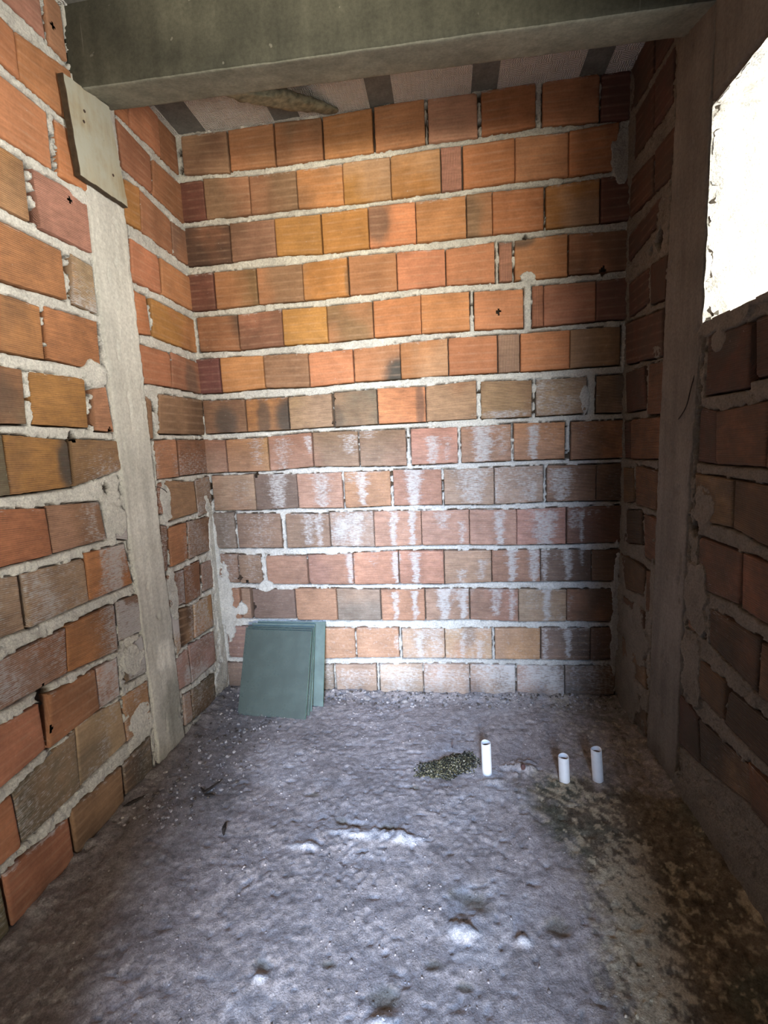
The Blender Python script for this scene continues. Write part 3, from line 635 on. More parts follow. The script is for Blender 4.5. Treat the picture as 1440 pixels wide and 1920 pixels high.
        AV.append(Vb); AC.append(np.concatenate([cc.reshape(-1, 3)[ring]*.8, np.ones((k, 1))], 1)); AX.append(np.stack([np.zeros(k), np.zeros(k), np.full(k, .3), np.ones(k)], 1))
        AU.append(np.zeros((k, 2))); i = np.arange(k); j = (i+1) % k
        Fs = np.stack([off+ring[j], off+ring[i], off+n+i, off+n+j], 1)
        if flip: Fs = Fs[:, ::-1]
        AF.append(Fs); AM.append(np.zeros(k)); off += n+k
    # ---- mortar relief
    def relief(ua, ub, step, off):
        us = np.arange(ua, ub+step*.5, step); zs = np.arange(-.02, TOP+.03, step)
        U, Z = np.meshgrid(us, zs)
        sdf = np.full(U.shape, 9.); dry = np.zeros(U.shape); bot = np.full(U.shape, 9.); tp = np.full(U.shape, 9.)
        for (cn, c, fill, q) in br:
            a = (q[0]+q[6])/2; b = (q[2]+q[4])/2
            if b < ua-.05 or a > ub+.05: continue
            i0, i1 = np.searchsorted(us, [a-.03, b+.03]); zmin = min(q[5], q[7]); zmax = max(q[1], q[3])
            j0, j1 = np.searchsorted(zs, [zmin-.03, zmax+.03])
            u = U[j0:j1, i0:i1]; z = Z[j0:j1, i0:i1]
            if u.size == 0: continue
            t = (u-a)/max(b-a, 1e-3); zb = q[7]+(q[5]-q[7])*t; zt = q[1]+(q[3]-q[1])*t
            s_ = (z-zb)/np.maximum(zt-zb, 1e-3); ul = q[6]+(q[0]-q[6])*s_; ur = q[4]+(q[2]-q[4])*s_
            dd = np.maximum(np.maximum(ul-u, u-ur), np.maximum(zb-z, z-zt))
            sdf[j0:j1, i0:i1] = np.minimum(sdf[j0:j1, i0:i1], dd)
            ins = (u > ul-.002) & (u < ur+.002)
            bot[j0:j1, i0:i1] = np.minimum(bot[j0:j1, i0:i1], np.where(ins, np.abs(zb-z), 9.))
            tp[j0:j1, i0:i1] = np.minimum(tp[j0:j1, i0:i1], np.where(ins, np.abs(z-zt), 9.))
            if fill < .95:                                     # open or part-filled upright joint on its right
                nxt = [x[3] for x in br if x[0] == cn and -.012 < (x[3][0]+x[3][6])/2-b < .03]
                g = min([(x[0]+x[6])/2-b for x in nxt], default=.006)
                m_ = (u > b-.004) & (u < b+g+.004) & (z > zb-.001) & (z < zt+.001)
                nn = vn(u*30, z*70, sd+21)*.8+vn(u*200, z*200, sd+22)*.2
                dr = np.where(m_, (nn > fill*(.72 if code == 'L' else .95)-.02) if fill > 0 else 1., 0.)
                dry[j0:j1, i0:i1] = np.maximum(dry[j0:j1, i0:i1], dr)
        big = fbm(U*9, Z*9, sd+30); med = fbm(U*45, Z*60, sd+31); fin = fbm(U*160, Z*160, sd+32, 3)
        edge = .011*fbm(U*22, Z*60, sd+33, 5, .6)+.005*big+.0022*sst(.010, .0, tp)-.0026*sst(.008, .0, bot)
        m_ = sst(-.0045, .0015, sdf+edge-.0008)
        m_ = m_*(1-dry)
        rim = sst(.0046, .0022, np.abs(sdf-.0016))*sst(.43, .52, vn(U*26, Z*26, sd+61)*.6+vn(U*90, Z*90, sd+62)*.4)
        if code in COLS:
            z_, a_, b_ = COLS[code]; ea = np.interp(Z, z_, a_); eb = np.interp(Z, z_, b_); wob = .014*fbm(U*0+Z*40, Z*0, sd+63, 4)
            rim = np.maximum(rim, sst(.007, .003, np.minimum(np.abs(U-ea+.006+wob), np.abs(U-eb-.006-wob)))*sst(.44, .54, vn(U*20, Z*34, sd+64)*.6+vn(U*80, Z*110, sd+65)*.4))
        # shrinkage gaps under some bricks
        gap = sst(.36, .46, vn(U*9, Z*6.2, sd+40))*sst(.0052, .0020, bot)*(1-dry)
        crack = sst(.035, .012, np.abs(fbm(U*16, Z*22, sd+44, 3)))*sst(.52, .62, vn(U*13, Z*13, sd+45))
        h = -.030+m_*(.0285+(.005*big+.011*med+.005*fin))-gap*.02-crack*.0035*m_-rim*.014*m_
        for (a, b, ru, rz, hh) in SMEAR[code]:
            r = np.hypot((U-a)/ru, (Z-b)/rz)+1.1*fbm(U*22, Z*22, sd+50)
            k = sst(1.08, .9, r); h = np.maximum(h, k*(hh+.004*med+.003*fin)+(1-k)*(-.03)); m_ = np.maximum(m_, k)
        for (a, b, r) in HOLES[code]:
            k = sst(r*1.35, r*.8, np.abs(U-a)*1.05+np.abs(Z-b)*.85+.006*fin); h = h*(1-k)-.034*k
        base = np.array({'L': (.66, .645, .585), 'B': (.65, .63, .56), 'R': (.20, .175, .145)}[code])  # right wall mortar colour holds its shade as well as grime
        cc = np.ones(U.shape+(1,))*base*(1+.35*big[..., None])
        if code == 'B':
            e = sst(1.15, .95, Z)[..., None]; cc = cc*(1-e*.6)+np.array((.60, .60, .59))*e*.6
            dk = .5*sst(1.38, 1.6, U)[..., None]; cc = cc*(1-dk)+np.array((.13, .12, .105))*dk  # same painted shade on the mortar towards the right end
        low = (.55*sst(.10, .0, Z))[..., None]; cc = cc*(1-low)+np.array((.20, .18, .155))*low
        dk = sst(-.004, -.02, h)[..., None]; cc = cc*(1-dk)+np.array((.10, .075, .055))*dk  # recess shade painted into the mortar colour, deeper is darker
        n = U.size
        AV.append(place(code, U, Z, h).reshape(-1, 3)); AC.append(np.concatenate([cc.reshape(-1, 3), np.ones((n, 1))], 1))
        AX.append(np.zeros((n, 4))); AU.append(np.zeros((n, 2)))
        F = gridF(len(us), len(zs), flip, off)
        # leave out cells buried deep behind bricks, and the opening
        cm = (m_+dry+(sdf > -.012)).ravel()[F-off].max(1) > 0
        for (a, b, r) in HOLES[code]:
            cm |= (np.hypot(U.ravel()[F[:, 0]-off]-a, Z.ravel()[F[:, 0]-off]-b) < r*2)
        if code == 'R':
            uu = U.ravel()[F-off].mean(1); zz = Z.ravel()[F-off].mean(1); j = .008*fbm(uu*30, zz*30, 77)
            cm &= ~((uu > WIN[0]-j) & (uu < WIN[1]+j) & (zz > WIN[2]+j) & (zz < WIN[3]-j))
        F = F[cm]; AF.append(F); AM.append(np.ones(len(F)))
        return off+n
    off = relief(max(u0, fine_from), u1, .003, off)
    if fine_from > u0: off = relief(u0, fine_from, .012, off)
    # ---- body of the wall behind the relief
    T_ = .14
    if code == 'L': bx = [(-T_, -.036, u0-.1, .14, -.15, TOP+.12)]
    elif code == 'B': bx = [(-T_, W+T_, .036, T_, -.15, TOP+.12)]
    else:
        x0, x1 = W+.036, W+T_
        bx = [(x0, x1, u0-.1, .14, -.15, WIN[2]-.012), (x0, x1, u0-.1, .14, WIN[3]+.012, TOP+.12), (x0, x1, u0-.1, WIN[0]-.012, WIN[2]-.012, WIN[3]+.012), (x0, x1, WIN[1]+.012, .14, WIN[2]-.012, WIN[3]+.012)]
    V, F = boxes(bx); V = np.array(V)
    AV.append(V); n = len(V); AC.append(np.tile([.1, .07, .05, 1], (n, 1))); AX.append(np.zeros((n, 4))); AU.append(np.zeros((n, 2)))
    AF.append(np.array(F)+off); AM.append(np.full(len(F), 2)); off += n
    # rough reveal of the window opening
    if code == 'R':
        def strip(P0, P1, seed):
            nonlocal off
            L = (Vector(P1)-Vector(P0)).length; nu = int(L/.008); nw = 18
            s = np.linspace(0, 1, nu); d = np.linspace(-.002, T_+.004, nw)
            S, D = np.meshgrid(s, d)
            inw = np.array(P0[3:] if len(P0) > 3 else (0, 0))
            Y = P0[1]+(P1[1]-P0[1])*S; Z = P0[2]+(P1[2]-P0[2])*S
            j = .011*fbm(S*L*28, D*28, seed)+.004
            cy, cz = (WIN[0]+WIN[1])/2, (WIN[2]+WIN[3])/2
            if abs(P1[1]-P0[1]) > abs(P1[2]-P0[2]): Z = Z+np.sign(cz-P0[2])*(j-.004)
            else: Y = Y+np.sign(cy-P0[1])*(j-.004)
            X = W+D; V = np.stack([X, Y, Z], -1).reshape(-1, 3); n = len(V)
            AV.append(V); AC.append(np.tile([.74, .72, .66, 1], (n, 1))); AX.append(np.zeros((n, 4))); AU.append(np.zeros((n, 2)))
            F = gridF(nu, nw, False, off); AF.append(F); AM.append(np.ones(len(F))); off += n
        a, b, c, d_ = WIN; e = .012
        strip((0, a-e, c), (0, b+e, c), 1); strip((0, b, c-e), (0, b, d_+e), 2); strip((0, b+e, d_), (0, a-e, d_), 3); strip((0, a, d_+e), (0, a, c-e), 4)
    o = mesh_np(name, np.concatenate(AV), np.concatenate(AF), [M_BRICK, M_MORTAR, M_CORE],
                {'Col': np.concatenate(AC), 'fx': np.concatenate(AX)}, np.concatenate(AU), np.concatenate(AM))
    return struct(o, label)

wall_back = build_wall('wall_back', 'B', -.03, W+.03, -9, 0, 'unplastered hollow clay brick wall with white salt streaks at the far end')
wall_left = build_wall('wall_left', 'L', FRONT-.02, .02, -1.25, 0, 'orange brick wall left of the room with a pale concrete column in it')
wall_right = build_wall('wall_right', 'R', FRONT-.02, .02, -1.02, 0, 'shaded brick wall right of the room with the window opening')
# wall with the doorway behind the viewer
DX0, DX1, DZ = .64, 1.26, 2.0
V, F = boxes([(-.14, DX0, FRONT-.13, FRONT, -.15, TOP+.12), (DX1, W+.14, FRONT-.13, FRONT, -.15, TOP+.12), (DX0, DX1, FRONT-.13, FRONT, DZ, TOP+.12)])
n_ = len(V)
wf = mesh_np('wall_front', V, F, [M_MORTAR], {'Col': np.tile([.20, .11, .07, 1], (n_, 1))}, smooth=False); struct(wf, 'wall with the doorway')

# ------------------------------------------------------------------ columns cast between the bricks
def column(name, code, prof, w0, mat, seed, label, z0=-.01, z1=TOP):
    zs = np.arange(z0, z1+.004, .0045); nu = 46
    V = []; 
    pz = [p[0] for p in prof]
    ua = np.interp(zs, pz, [p[1] for p in prof])+.014*fbm(zs*32, zs*0, seed, 5, .65); ub = np.interp(zs, pz, [p[2] for p in prof])+.014*fbm(zs*32, zs*0+5, seed+1, 5, .65)
    s = np.linspace(0, 1, nu); S, Zz = np.meshgrid(s, zs); U = ua[:, None]*(1-S)+ub[:, None]*S
    d = np.minimum(S, 1-S)*.17
    w = w0+.004*fbm(U*14, Zz*5, seed+2)+.003*fbm(U*60, Zz*60, seed+3)-.010*np.clip(1-d/.006, 0, 1)**2
    w = w-.006*sst(.2, .34, fbm(U*40, Zz*16, seed+5, 3))
    w[:, 0] = -.034; w[:, -1] = -.034
    V = place(code, U, Zz, w).reshape(-1, 3)
    st = np.ones(U.shape+(1,))*(1+.25*fbm(U*9, Zz*4, seed+7)[..., None])*np.ones(3)
    if code == 'L':
        k = sst(1.2, .6, np.hypot((U+.43)/.05, (Zz-.36)/.055)+1.2*fbm(U*40, Zz*30, seed+8))[..., None]; st = st*(1-k)+1.35*k
        k = (.5*sst(1.2, .5, np.hypot((U+.40)/.07, (Zz-.17)/.12)+.9*fbm(U*20, Zz*20, seed+9)))[..., None]; st = st*(1-k)+np.array((.35, .36, .33))*k
    k = (.45*sst(.12, .0, Zz))[..., None]; st = st*(1-k)+np.array((.4, .38, .33))*k
    o = mesh_np(name, V, gridF(nu, len(zs), code == 'R'), [mat], {'Col': np.concatenate([st.reshape(-1, 3), np.ones((st.shape[0]*st.shape[1], 1))], 1)}); return struct(o, label)
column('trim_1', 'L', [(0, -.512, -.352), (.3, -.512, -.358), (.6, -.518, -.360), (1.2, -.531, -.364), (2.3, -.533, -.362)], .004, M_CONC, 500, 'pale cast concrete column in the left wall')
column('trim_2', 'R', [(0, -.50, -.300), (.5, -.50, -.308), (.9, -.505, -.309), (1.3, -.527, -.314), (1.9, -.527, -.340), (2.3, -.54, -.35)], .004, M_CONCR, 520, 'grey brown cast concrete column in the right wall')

# lintel zone above the window, skimmed with concrete
def slab_strip(name, code, u0, u1, z0, z1, w0, mat, seed, label):
    us = np.arange(u0, u1, .01); zs = np.linspace(z0, z1, int((z1-z0)/.01)); U, Z = np.meshgrid(us, zs)
    w = w0+.004*fbm(U*12, Z*12, seed)+.002*fbm(U*60, Z*60, seed+1); w[0] = -.03; w[-1] = -.03; w[:, 0] = -.03; w[:, -1] = -.03
    return struct(mesh_np(name, place(code, U, Z, w).reshape(-1, 3), gridF(len(us), len(zs), code == 'R'), [mat], {'Col': np.ones((U.size, 4))}), label)
slab_strip('trim_3', 'R', FRONT, -.515, WIN[3]+.004, TOP, .004, M_CONCR, 540, 'concrete lintel over the window opening')

# beam
def beam():
    xs = np.linspace(-.02, W+.02, 330)
    prof = [(-.53, TOP+.02, 1), (-.53, 2.2, 1), (-.53, 2.12, 1), (-.53, 2.075, 1), (-.5295, 2.052, 1), (-.526, 2.0445, 1), (-.518, 2.0445, 1)]
    prof += [(-.518+.138*t, 2.0445+.038*t, 1) for t in np.linspace(0, 1, 14)[1:]]+[(-.377, 2.086, 1), (-.376, 2.12, 1), (-.376, 2.18, 1), (-.376, TOP+.02, 1)]
    V = []
    for x in xs:
        for k, (y, z, _) in enumerate(prof): V.append((x, y, z-.021*x))
    V = np.array(V); k = len(prof)
    V[:, 1] += .003*fbm(V[:, 0]*9, V[:, 2]*30, 600); V[:, 2] += .003*fbm(V[:, 0]*14, V[:, 1]*30, 601)+.0015*fbm(V[:, 0]*70, V[:, 1]*70, 602)
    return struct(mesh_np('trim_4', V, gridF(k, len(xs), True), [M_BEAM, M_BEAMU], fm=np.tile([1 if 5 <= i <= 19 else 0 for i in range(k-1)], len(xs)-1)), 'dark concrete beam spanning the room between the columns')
beam()

# ------------------------------------------------------------------ ceiling: concrete ribs with foam infill panels
RE = [(-.3, -.23), (.012, .122), (.388, .487), (.744, .832), (1.099, 1.187), (1.456, 1.540)]
bx = [(a, b, FRONT-.13, .14, TOP+.003, TOP+.14) for a, b in RE]+[(-.14, W+.14, FRONT-.13, .14, TOP+.03, TOP+.16)]
V, F = boxes(bx); ceiling = struct(mesh_np('ceiling', V, F, [M_RIB], smooth=False), 'ribbed ceiling of grey concrete ribs and white foam panels')
def foam_mat():
    s = NT('embossed_white_foam', .75, .3); obj = s.n('ShaderNodeTexCoord').outputs['Object']
    sp = s.n('ShaderNodeSeparateXYZ'); s.l(obj, sp.inputs[0]); x, y = sp.outputs[0], sp.outputs[1]
    q = .0436; w = 2*math.pi/.0075
    par = s.math('FRACT', s.math('MULTIPLY', s.math('ADD', s.math('FLOOR', s.math('DIVIDE', x, q)), s.math('FLOOR', s.math('DIVIDE', y, q))), .5))
    p = s.math('GREATER_THAN', par, .25)
    def wave(a, b): return s.math('SINE', s.math('ADD', s.math('MULTIPLY', a, w), s.math('MULTIPLY', s.math('SINE', s.math('MULTIPLY', b, 2*math.pi/.0145)), 1.25)))
    wv = s.math('ADD', s.math('MULTIPLY', wave(x, y), p), s.math('MULTIPLY', wave(y, x), s.math('SUBTRACT', 1, p)))
    n = s.noise(obj, 25, 4)
    nb = s.bump(wv, .9, .003)
    c = s.mixc(s.ramp(n, [(.3, 0), (.7, 1)]), (.78, .76, .70), (.88, .87, .82))
    c = s.mixc(s.ramp(wv, [(0, .25), (.4, 0)]), c, (.55, .50, .44))
    return s.out(c, nb)
M_FOAM = foam_mat()
for i in range(len(RE)):
    a = RE[i][1]; b = RE[i+1][0] if i+1 < len(RE) else W+.1
    V, F = boxes([(a, b, FRONT-.1, .05, TOP, TOP+.06)])
    p = mesh_np('foam_panel', V, F, [M_FOAM], smooth=False, parent=ceiling); p['label'] = 'white foam infill embossed with wavy squares'

# ------------------------------------------------------------------ floor
PITS = [(1.014, -.885, .050, .030, .009), (.844, -1.095, .034, .020, .007), (.591, -1.066, .022, .012, .006), (.796, -.706, .026, .012, .009), (.666, -.689, .020, .010, .008), (.70, -.70, .05, .01, .005),
        (.72, -1.05, .02, .010, .005), (1.19, -.93, .03, .02, .008), (.93, -1.03, .02, .011, .005), (.99, -1.06, .018, .01, .004), (.55, -.60, .03, .01, .004), (.86, -.55, .02, .01, .004)]
BUMPS = [(.993, -.962, .040, .022, .013), (1.118, -.968, .02, .012, .010), (.60, -.78, .04, .012, .006), (.573, -.785, .035, .012, .006), (.74, -.73, .12, .022, .008), (.85, -.735, .06, .02, .007), (.59, -1.09, .02, .010, .007), (.845, -1.135, .035, .012, .007), (1.19, -.435, .045, .03, .016), (1.22, -.40, .03, .015, .010), (1.1, -.50, .04, .02, .006)]
def floor_z(x, y, full=True):
    rg = .35+.65*sst(-.12, .12, fbm(x*5, y*5, 915, 3))*sst(.25, .5, x+.1*fbm(x*9, y*9, 916))
    z = .010+.014*fbm(x*3.2, y*3.2, 900, 3)+.010*fbm(x*9+3*fbm(x*4, y*4, 3), y*11, 901, 5, .55)+.0036*rg*fbm(x*47+y*13, y*61-x*17, 903, 5, .7)
    lump = vn(x*85, y*85, 905); cl_ = .3+.7*sst(.0, .2, fbm(x*6, y*6, 917, 3)); z = z+cl_*(.0022*sst(.62, .92, lump)+.0030*sst(.60, .9, vn(x*140+9, y*140, 906)))+.0032*fbm(x*120, y*120, 908, 3, .7)
    z = z-.004*sst(.24, .08, vn(x*60, y*60, 907))
    for (a, b, ru, rv, dp) in PITS: z = z-dp*sst(1.15, .25, np.hypot((x-a)/ru, (y-b)/rv)+1.0*fbm(x*35, y*45, 920))
    for (a, b, ru, rv, dp) in BUMPS: z = z+dp*sst(1.15, .2, np.hypot((x-a)/ru, (y-b)/rv)+1.5*fbm(x*38, y*45, 921))
    base = np.minimum(np.minimum(x, W-x), -y)
    z = z+.012*sst(.06, 0, base)*(.5+vn(x*40, y*40, 922))
    # smoother, trodden strip along the left wall
    return z
def floor_col(x, y, z):
    n = fbm(x*6, y*6, 930, 5); n2 = fbm(x*30, y*30, 931, 4); n3 = fbm(x*95, y*95, 943, 3)
    c = np.array((.355, .312, .300))*(1+.45*n+.45*n2+.6*n3)[..., None]
    wht = .35*sst(.03, .22, fbm(x*5, y*9, 932, 4)+.25*n2-.03)*sst(1.3, 1.15, x)
    for (a, b, ru, rv, dp) in BUMPS[:8]: wht = np.maximum(wht, .8*sst(1.2, .5, np.hypot((x-a)/ru, (y-b)/rv)+.5*n2))
    c = c*(1-wht[..., None])+np.array((.52, .51, .53))*wht[..., None]
    for (a, b, ru, rv, dp) in PITS:
        k = .85*sst(1.35, .3, np.hypot((x-a)/ru, (y-b)/rv)+1.3*n2)[..., None]; c = c*(1-k)+np.array((.20, .165, .125))*k
    br = sst(-.03, .09, x-(1.175+.06*np.sin(y*5)+.08*fbm(x*7, y*7, 933, 4))+.0*y)*sst(-.40, -.54, y+.22*fbm(x*12, y*12, 934, 4))
    br = np.maximum(br, .55*sst(1.30, 1.50, x+.2*n))
    br = np.clip(br+.9*(br > .02)*(br < .98)*fbm(x*60, y*60, 939, 4), 0, 1); br = br[..., None]
    soil = np.array((.165, .130, .090))*(1+.8*fbm(x*24, y*24, 935, 4)+.5*n)[..., None]
    moss = sst(.05, .25, fbm(x*8, y*8, 936, 4))[..., None]; soil = soil*(1-moss)+np.array((.11, .105, .075))*moss
    axis = 1.36+.05*np.sin(y*8+1)+.03*fbm(y*6, x*0, 941)
    vein = (sst(.02, .12, fbm(x*70+y*25, y*52, 937, 5, .65)+.45*fbm(x*11, y*9, 938, 3)+.20*sst(.14, .0, np.abs(x-axis))+.05*sst(-.7, -1.0, y)-.10))[..., None]
    fl = (1+1.1*fbm(x*110, y*90, 942, 3))[..., None]; soil = soil*fl
    soil = soil*(1-vein)+np.array((.42, .35, .24))*vein
    c = c*(1-br)+soil*br
    # shade over the left of the floor painted in, with the darker debris tone
    lf = (sst(.40, .22, x+.14*n)*.50)[..., None]; c = c*(1-lf)+np.array((.165, .155, .15))*(1+.6*n2)[..., None]*lf
    crk = sst(.012, .003, np.abs(x-(.165+.10*(y+1.1)+.02*np.sin(y*14)+.02*n)))*(y < -.72)*.45; crk = crk[..., None]
    c = c*(1-crk)+np.array((.40, .38, .36))*crk
    dkm = sst(.14, .0, np.hypot((x-.24)/1.3, (y+.60)))*.35; dkm = dkm[..., None]; c = c*(1-dkm)+np.array((.10, .095, .09))*dkm
    return np.clip(c, .02, .8)
def floor_mat():
    s = NT('dusty_cement_floor', .95, .15); col = s.attr('Col').outputs['Color']; obj = s.n('ShaderNodeTexCoord').outputs['Object']
    n1 = s.noise(obj, 60, 6, .7); n2 = s.noise(obj, 260, 4, .7)
    c = s.mixc(1.0, col, s.ramp(n1, [(.3, .68), (.7, 1.25)]), 'MULTIPLY'); c = s.mixc(1.0, c, s.ramp(n2, [(.3, .62), (.7, 1.28)]), 'MULTIPLY')
    nb = s.bump(n1, .6, .005); nb = s.bump(n2, .8, .0025, nb); return s.out(c, nb)
M_FLOOR = floor_mat()
AV = []; AF = []; AC = []; off = 0
for (y0, y1, st) in ((-1.32, .03, .0046), (-3.3, -1.32, .02)):
    xs = np.arange(-.05, W+.05+st, st); ys = np.linspace(y0, y1, int(round((y1-y0)/st))+1)
    X, Y = np.meshgrid(xs, ys); Z = floor_z(X, Y); C_ = floor_col(X, Y, Z); n = X.size
    AV.append(np.stack([X, Y, Z], -1).reshape(-1, 3)); AC.append(np.concatenate([C_.reshape(-1, 3), np.ones((n, 1))], 1)); AF.append(gridF(len(xs), len(ys), False, off)); off += n
V, F = boxes([(-.14, W+.14, FRONT-.9, .14, -.2, -.06)]); AV.append(np.array(V)); AC.append(np.tile([.2, .2, .2, 1], (8, 1))); AF.append(np.array(F)+off)
floor = struct(mesh_np('floor', np.concatenate(AV), np.concatenate(AF), [M_FLOOR], {'Col': np.concatenate(AC)}), 'rough dusty cement floor, brown and damp on the right')
def fz(x, y): return float(floor_z(np.array([x]), np.array([y]))[0])

# ------------------------------------------------------------------ board on the column head
def wood_mat(name, c0, c1, rot=(0, 0, 0)):
    s = NT(name, .85, .2); obj = s.n('ShaderNodeTexCoord').outputs['Object']
    n = s.noise(s.mapv(obj, (30, 60, 4), rot=rot), 1, 5, .6); n2 = s.noise(obj, 11, 5, .6); n3 = s.noise(obj, 90, 3)
    c = s.mixc(s.ramp(n, [(.3, 0), (.7, 1)]), c0, c1); c = s.mixc(s.ramp(n2, [(.38, 0), (.62, .85)]), c, (.42, .43, .36))
    c = s.mixc(s.ramp(n3, [(.72, 0), (.76, .6)]), c, (.10, .09, .07))
    return s.out(c, s.bump(n, .35, .002))
M_WOOD = wood_mat('cement_stained_formwork_wood', (.30, .25, .16), (.44, .40, .29))
M_WOODD = flat_mat('raw_board_edge', (.045, .032, .02), (.09, .065, .04), 60)
M_NAIL = flat_mat('rusty_nail_head', (.03, .02, .015), (.07, .04, .03), 200)
def board():
    # outline on the wall plane (y, z), 2.0 cm thick, standing 3 mm off the column
    q = [(-.592, 2.036), (-.417, 2.068), (-.378, 1.809), (-.573, 1.800)]; x0, x1 = .006, .0235
    rs = np.random.RandomState(5); pts = []
    for i in range(4):
        a = np.array(q[i]); b = np.array(q[(i+1) % 4])
        for t in np.linspace(0, 1, 14)[:-1]:
            p = a*(1-t)+b*t; pts.append(p+rs.normal(0, .0009, 2))
    n = len(pts); c = np.mean(pts, 0); V = []; mi = []
    for x, sh in ((x0, 0), (x1-.0015, 0), (x1, .0015)):
        for p in pts:
            d = (c-p)/np.linalg.norm(c-p); V.append((x, *(p+d*sh)))
    V.append((x1+.0004, *c)); V.append((x0, *c))
    me = bpy.data.meshes.new('formwork_board'); F = []
    for r in range(2):
        for i in range(n): j = (i+1) % n; F.append((r*n+i, r*n+j, (r+1)*n+j, (r+1)*n+i)); mi.append(1)
    for i in range(n): j = (i+1) % n; F.append((2*n+i, 2*n+j, 3*n)); mi.append(0); F.append((j, i, 3*n+1)); mi.append(1)
    me.from_pydata([tuple(map(float, v)) for v in V], [], F); me.materials.append(M_WOOD); me.materials.append(M_WOODD)
    for p, m_ in zip(me.polygons, mi): p.material_index = m_
    import bmesh
    bm = bmesh.new(); bm.from_mesh(me); bmesh.ops.recalc_face_normals(bm, faces=bm.faces); bm.to_mesh(me); bm.free()
    o = bpy.data.objects.new('formwork_board', me); COL.objects.link(o)
    tag(o, 'cement-stained wooden board fixed over the head of the left concrete column', 'board')
    for (y, z) in ((-.435, 1.872), (-.535, 1.955), (-.528, 1.985)):
        bm = bmesh.new(); bmesh.ops.create_cone(bm, cap_ends=True, segments=14, radius1=.0042, radius2=.0034, depth=.002)
        bmesh.ops.rotate(bm, verts=bm.verts, matrix=Matrix.Rotation(math.pi/2, 3, 'Y')); bmesh.ops.translate(bm, verts=bm.verts, vec=(x1+.0006, y, z))
        m2 = bpy.data.meshes.new('nail_head'); bm.to_mesh(m2); bm.free(); m2.materials.append(M_NAIL)
        p = bpy.data.objects.new('nail_head', m2); COL.objects.link(p); p.parent = o
board()

# tapering strip between the beam and the top of the far wall
def sweep(name, path, prof_fn, mat, seg=14, rough=.002, seed=0, fq=40):
    """closed loft along a path of points; prof_fn(t) -> (half width, half height); ends capped"""
    P = [Vector(p) for p in path]; N = 60; V = []
    L = [0]
    for i in range(1, len(P)): L.append(L[-1]+(P[i]-P[i-1]).length)
    for k in range(N):
        s = L[-1]*k/(N-1); i = min(len(P)-2, max(j for j in range(len(P)-1) if L[j] <= s+1e-9)); f = (s-L[i])/(L[i+1]-L[i])
        p = P[i].lerp(P[i+1], f); d = (P[i+1]-P[i]).normalized(); side = d.cross(Vector((0, 0, 1))).normalized(); up = side.cross(d)
        hw, hh = prof_fn(k/(N-1))
        for a in range(seg):
            an = 2*math.pi*a/seg; ca, sa = math.cos(an), math.sin(an)
            ca = math.copysign(abs(ca)**.6, ca); sa = math.copysign(abs(sa)**.6, sa)
            r = 1+rough*8*float(fbm(np.array([k*.16+a*.9]), np.array([a*.7]), seed)[0])*2
            V.append(p+side*hw*ca*r+up*hh*sa*r)
    F = [(k*seg+a, k*seg+(a+1) % seg, (k+1)*seg+(a+1) % seg, (k+1)*seg+a) for k in range(N-1) for a in range(seg)]
    me = bpy.data.meshes.new(name); me.from_pydata([tuple(v) for v in V], [], F+[tuple(range(seg-1, -1, -1)), tuple((N-1)*seg+a for a in range(seg))])
    me.materials.append(mat)
    for p in me.polygons: p.use_smooth = True
    o = bpy.data.objects.new(name, me); COL.objects.link(o); return o
M_MOULD = flat_mat('mouldy_concrete_edge', (.09, .085, .055), (.30, .28, .19), 45, bump=1.0)
o = sweep('concrete_remnant', [(.352, -.384, 2.092), (.40, -.29, 2.135), (.47, -.19, 2.178), (.55, -.09, 2.215), (.625, -.012, 2.238)],
          lambda t: (.008+.027*math.sin(math.pi*min(1, t*.95+.03))**.8, .006+.008*math.sin(math.pi*t)), M_MOULD, 16, .055, 71)
tag(o, 'ragged greenish strip of old concrete between the beam and the back wall top', 'concrete strip')

# ------------------------------------------------------------------ glass sheets leaning in the corner
def glass_mat(name, col, trans, rough):
    s = NT(name, rough, .5); s.b.inputs['IOR'].default_value = 1.45; s.b.inputs['Transmission Weight'].default_value = trans
    obj = s.n('ShaderNodeTexCoord').outputs['Object']; n = s.noise(obj, 16, 5, .6); n2 = s.noise(obj, 120, 3)
    c = s.mixc(s.ramp(n, [(.35, 0), (.7, 1)]), col, tuple(x*.72 for x in col)); c = s.mixc(s.ramp(n2, [(.68, 0), (.74, .5)]), c, tuple(x*.45 for x in col))
    return s.out(c, None, s.ramp(n, [(.3, rough*.8), (.7, min(1, rough*1.3))]))
M_GLASS = glass_mat('dusty_green_glass', (.098, .128, .118), .12, .27)
M_GLASSB = glass_mat('dusty_clear_glass', (.30, .40, .38), .55, .2)
M_EDGE = glass_mat('green_glass_edge', (.10, .24, .19), .2, .2)
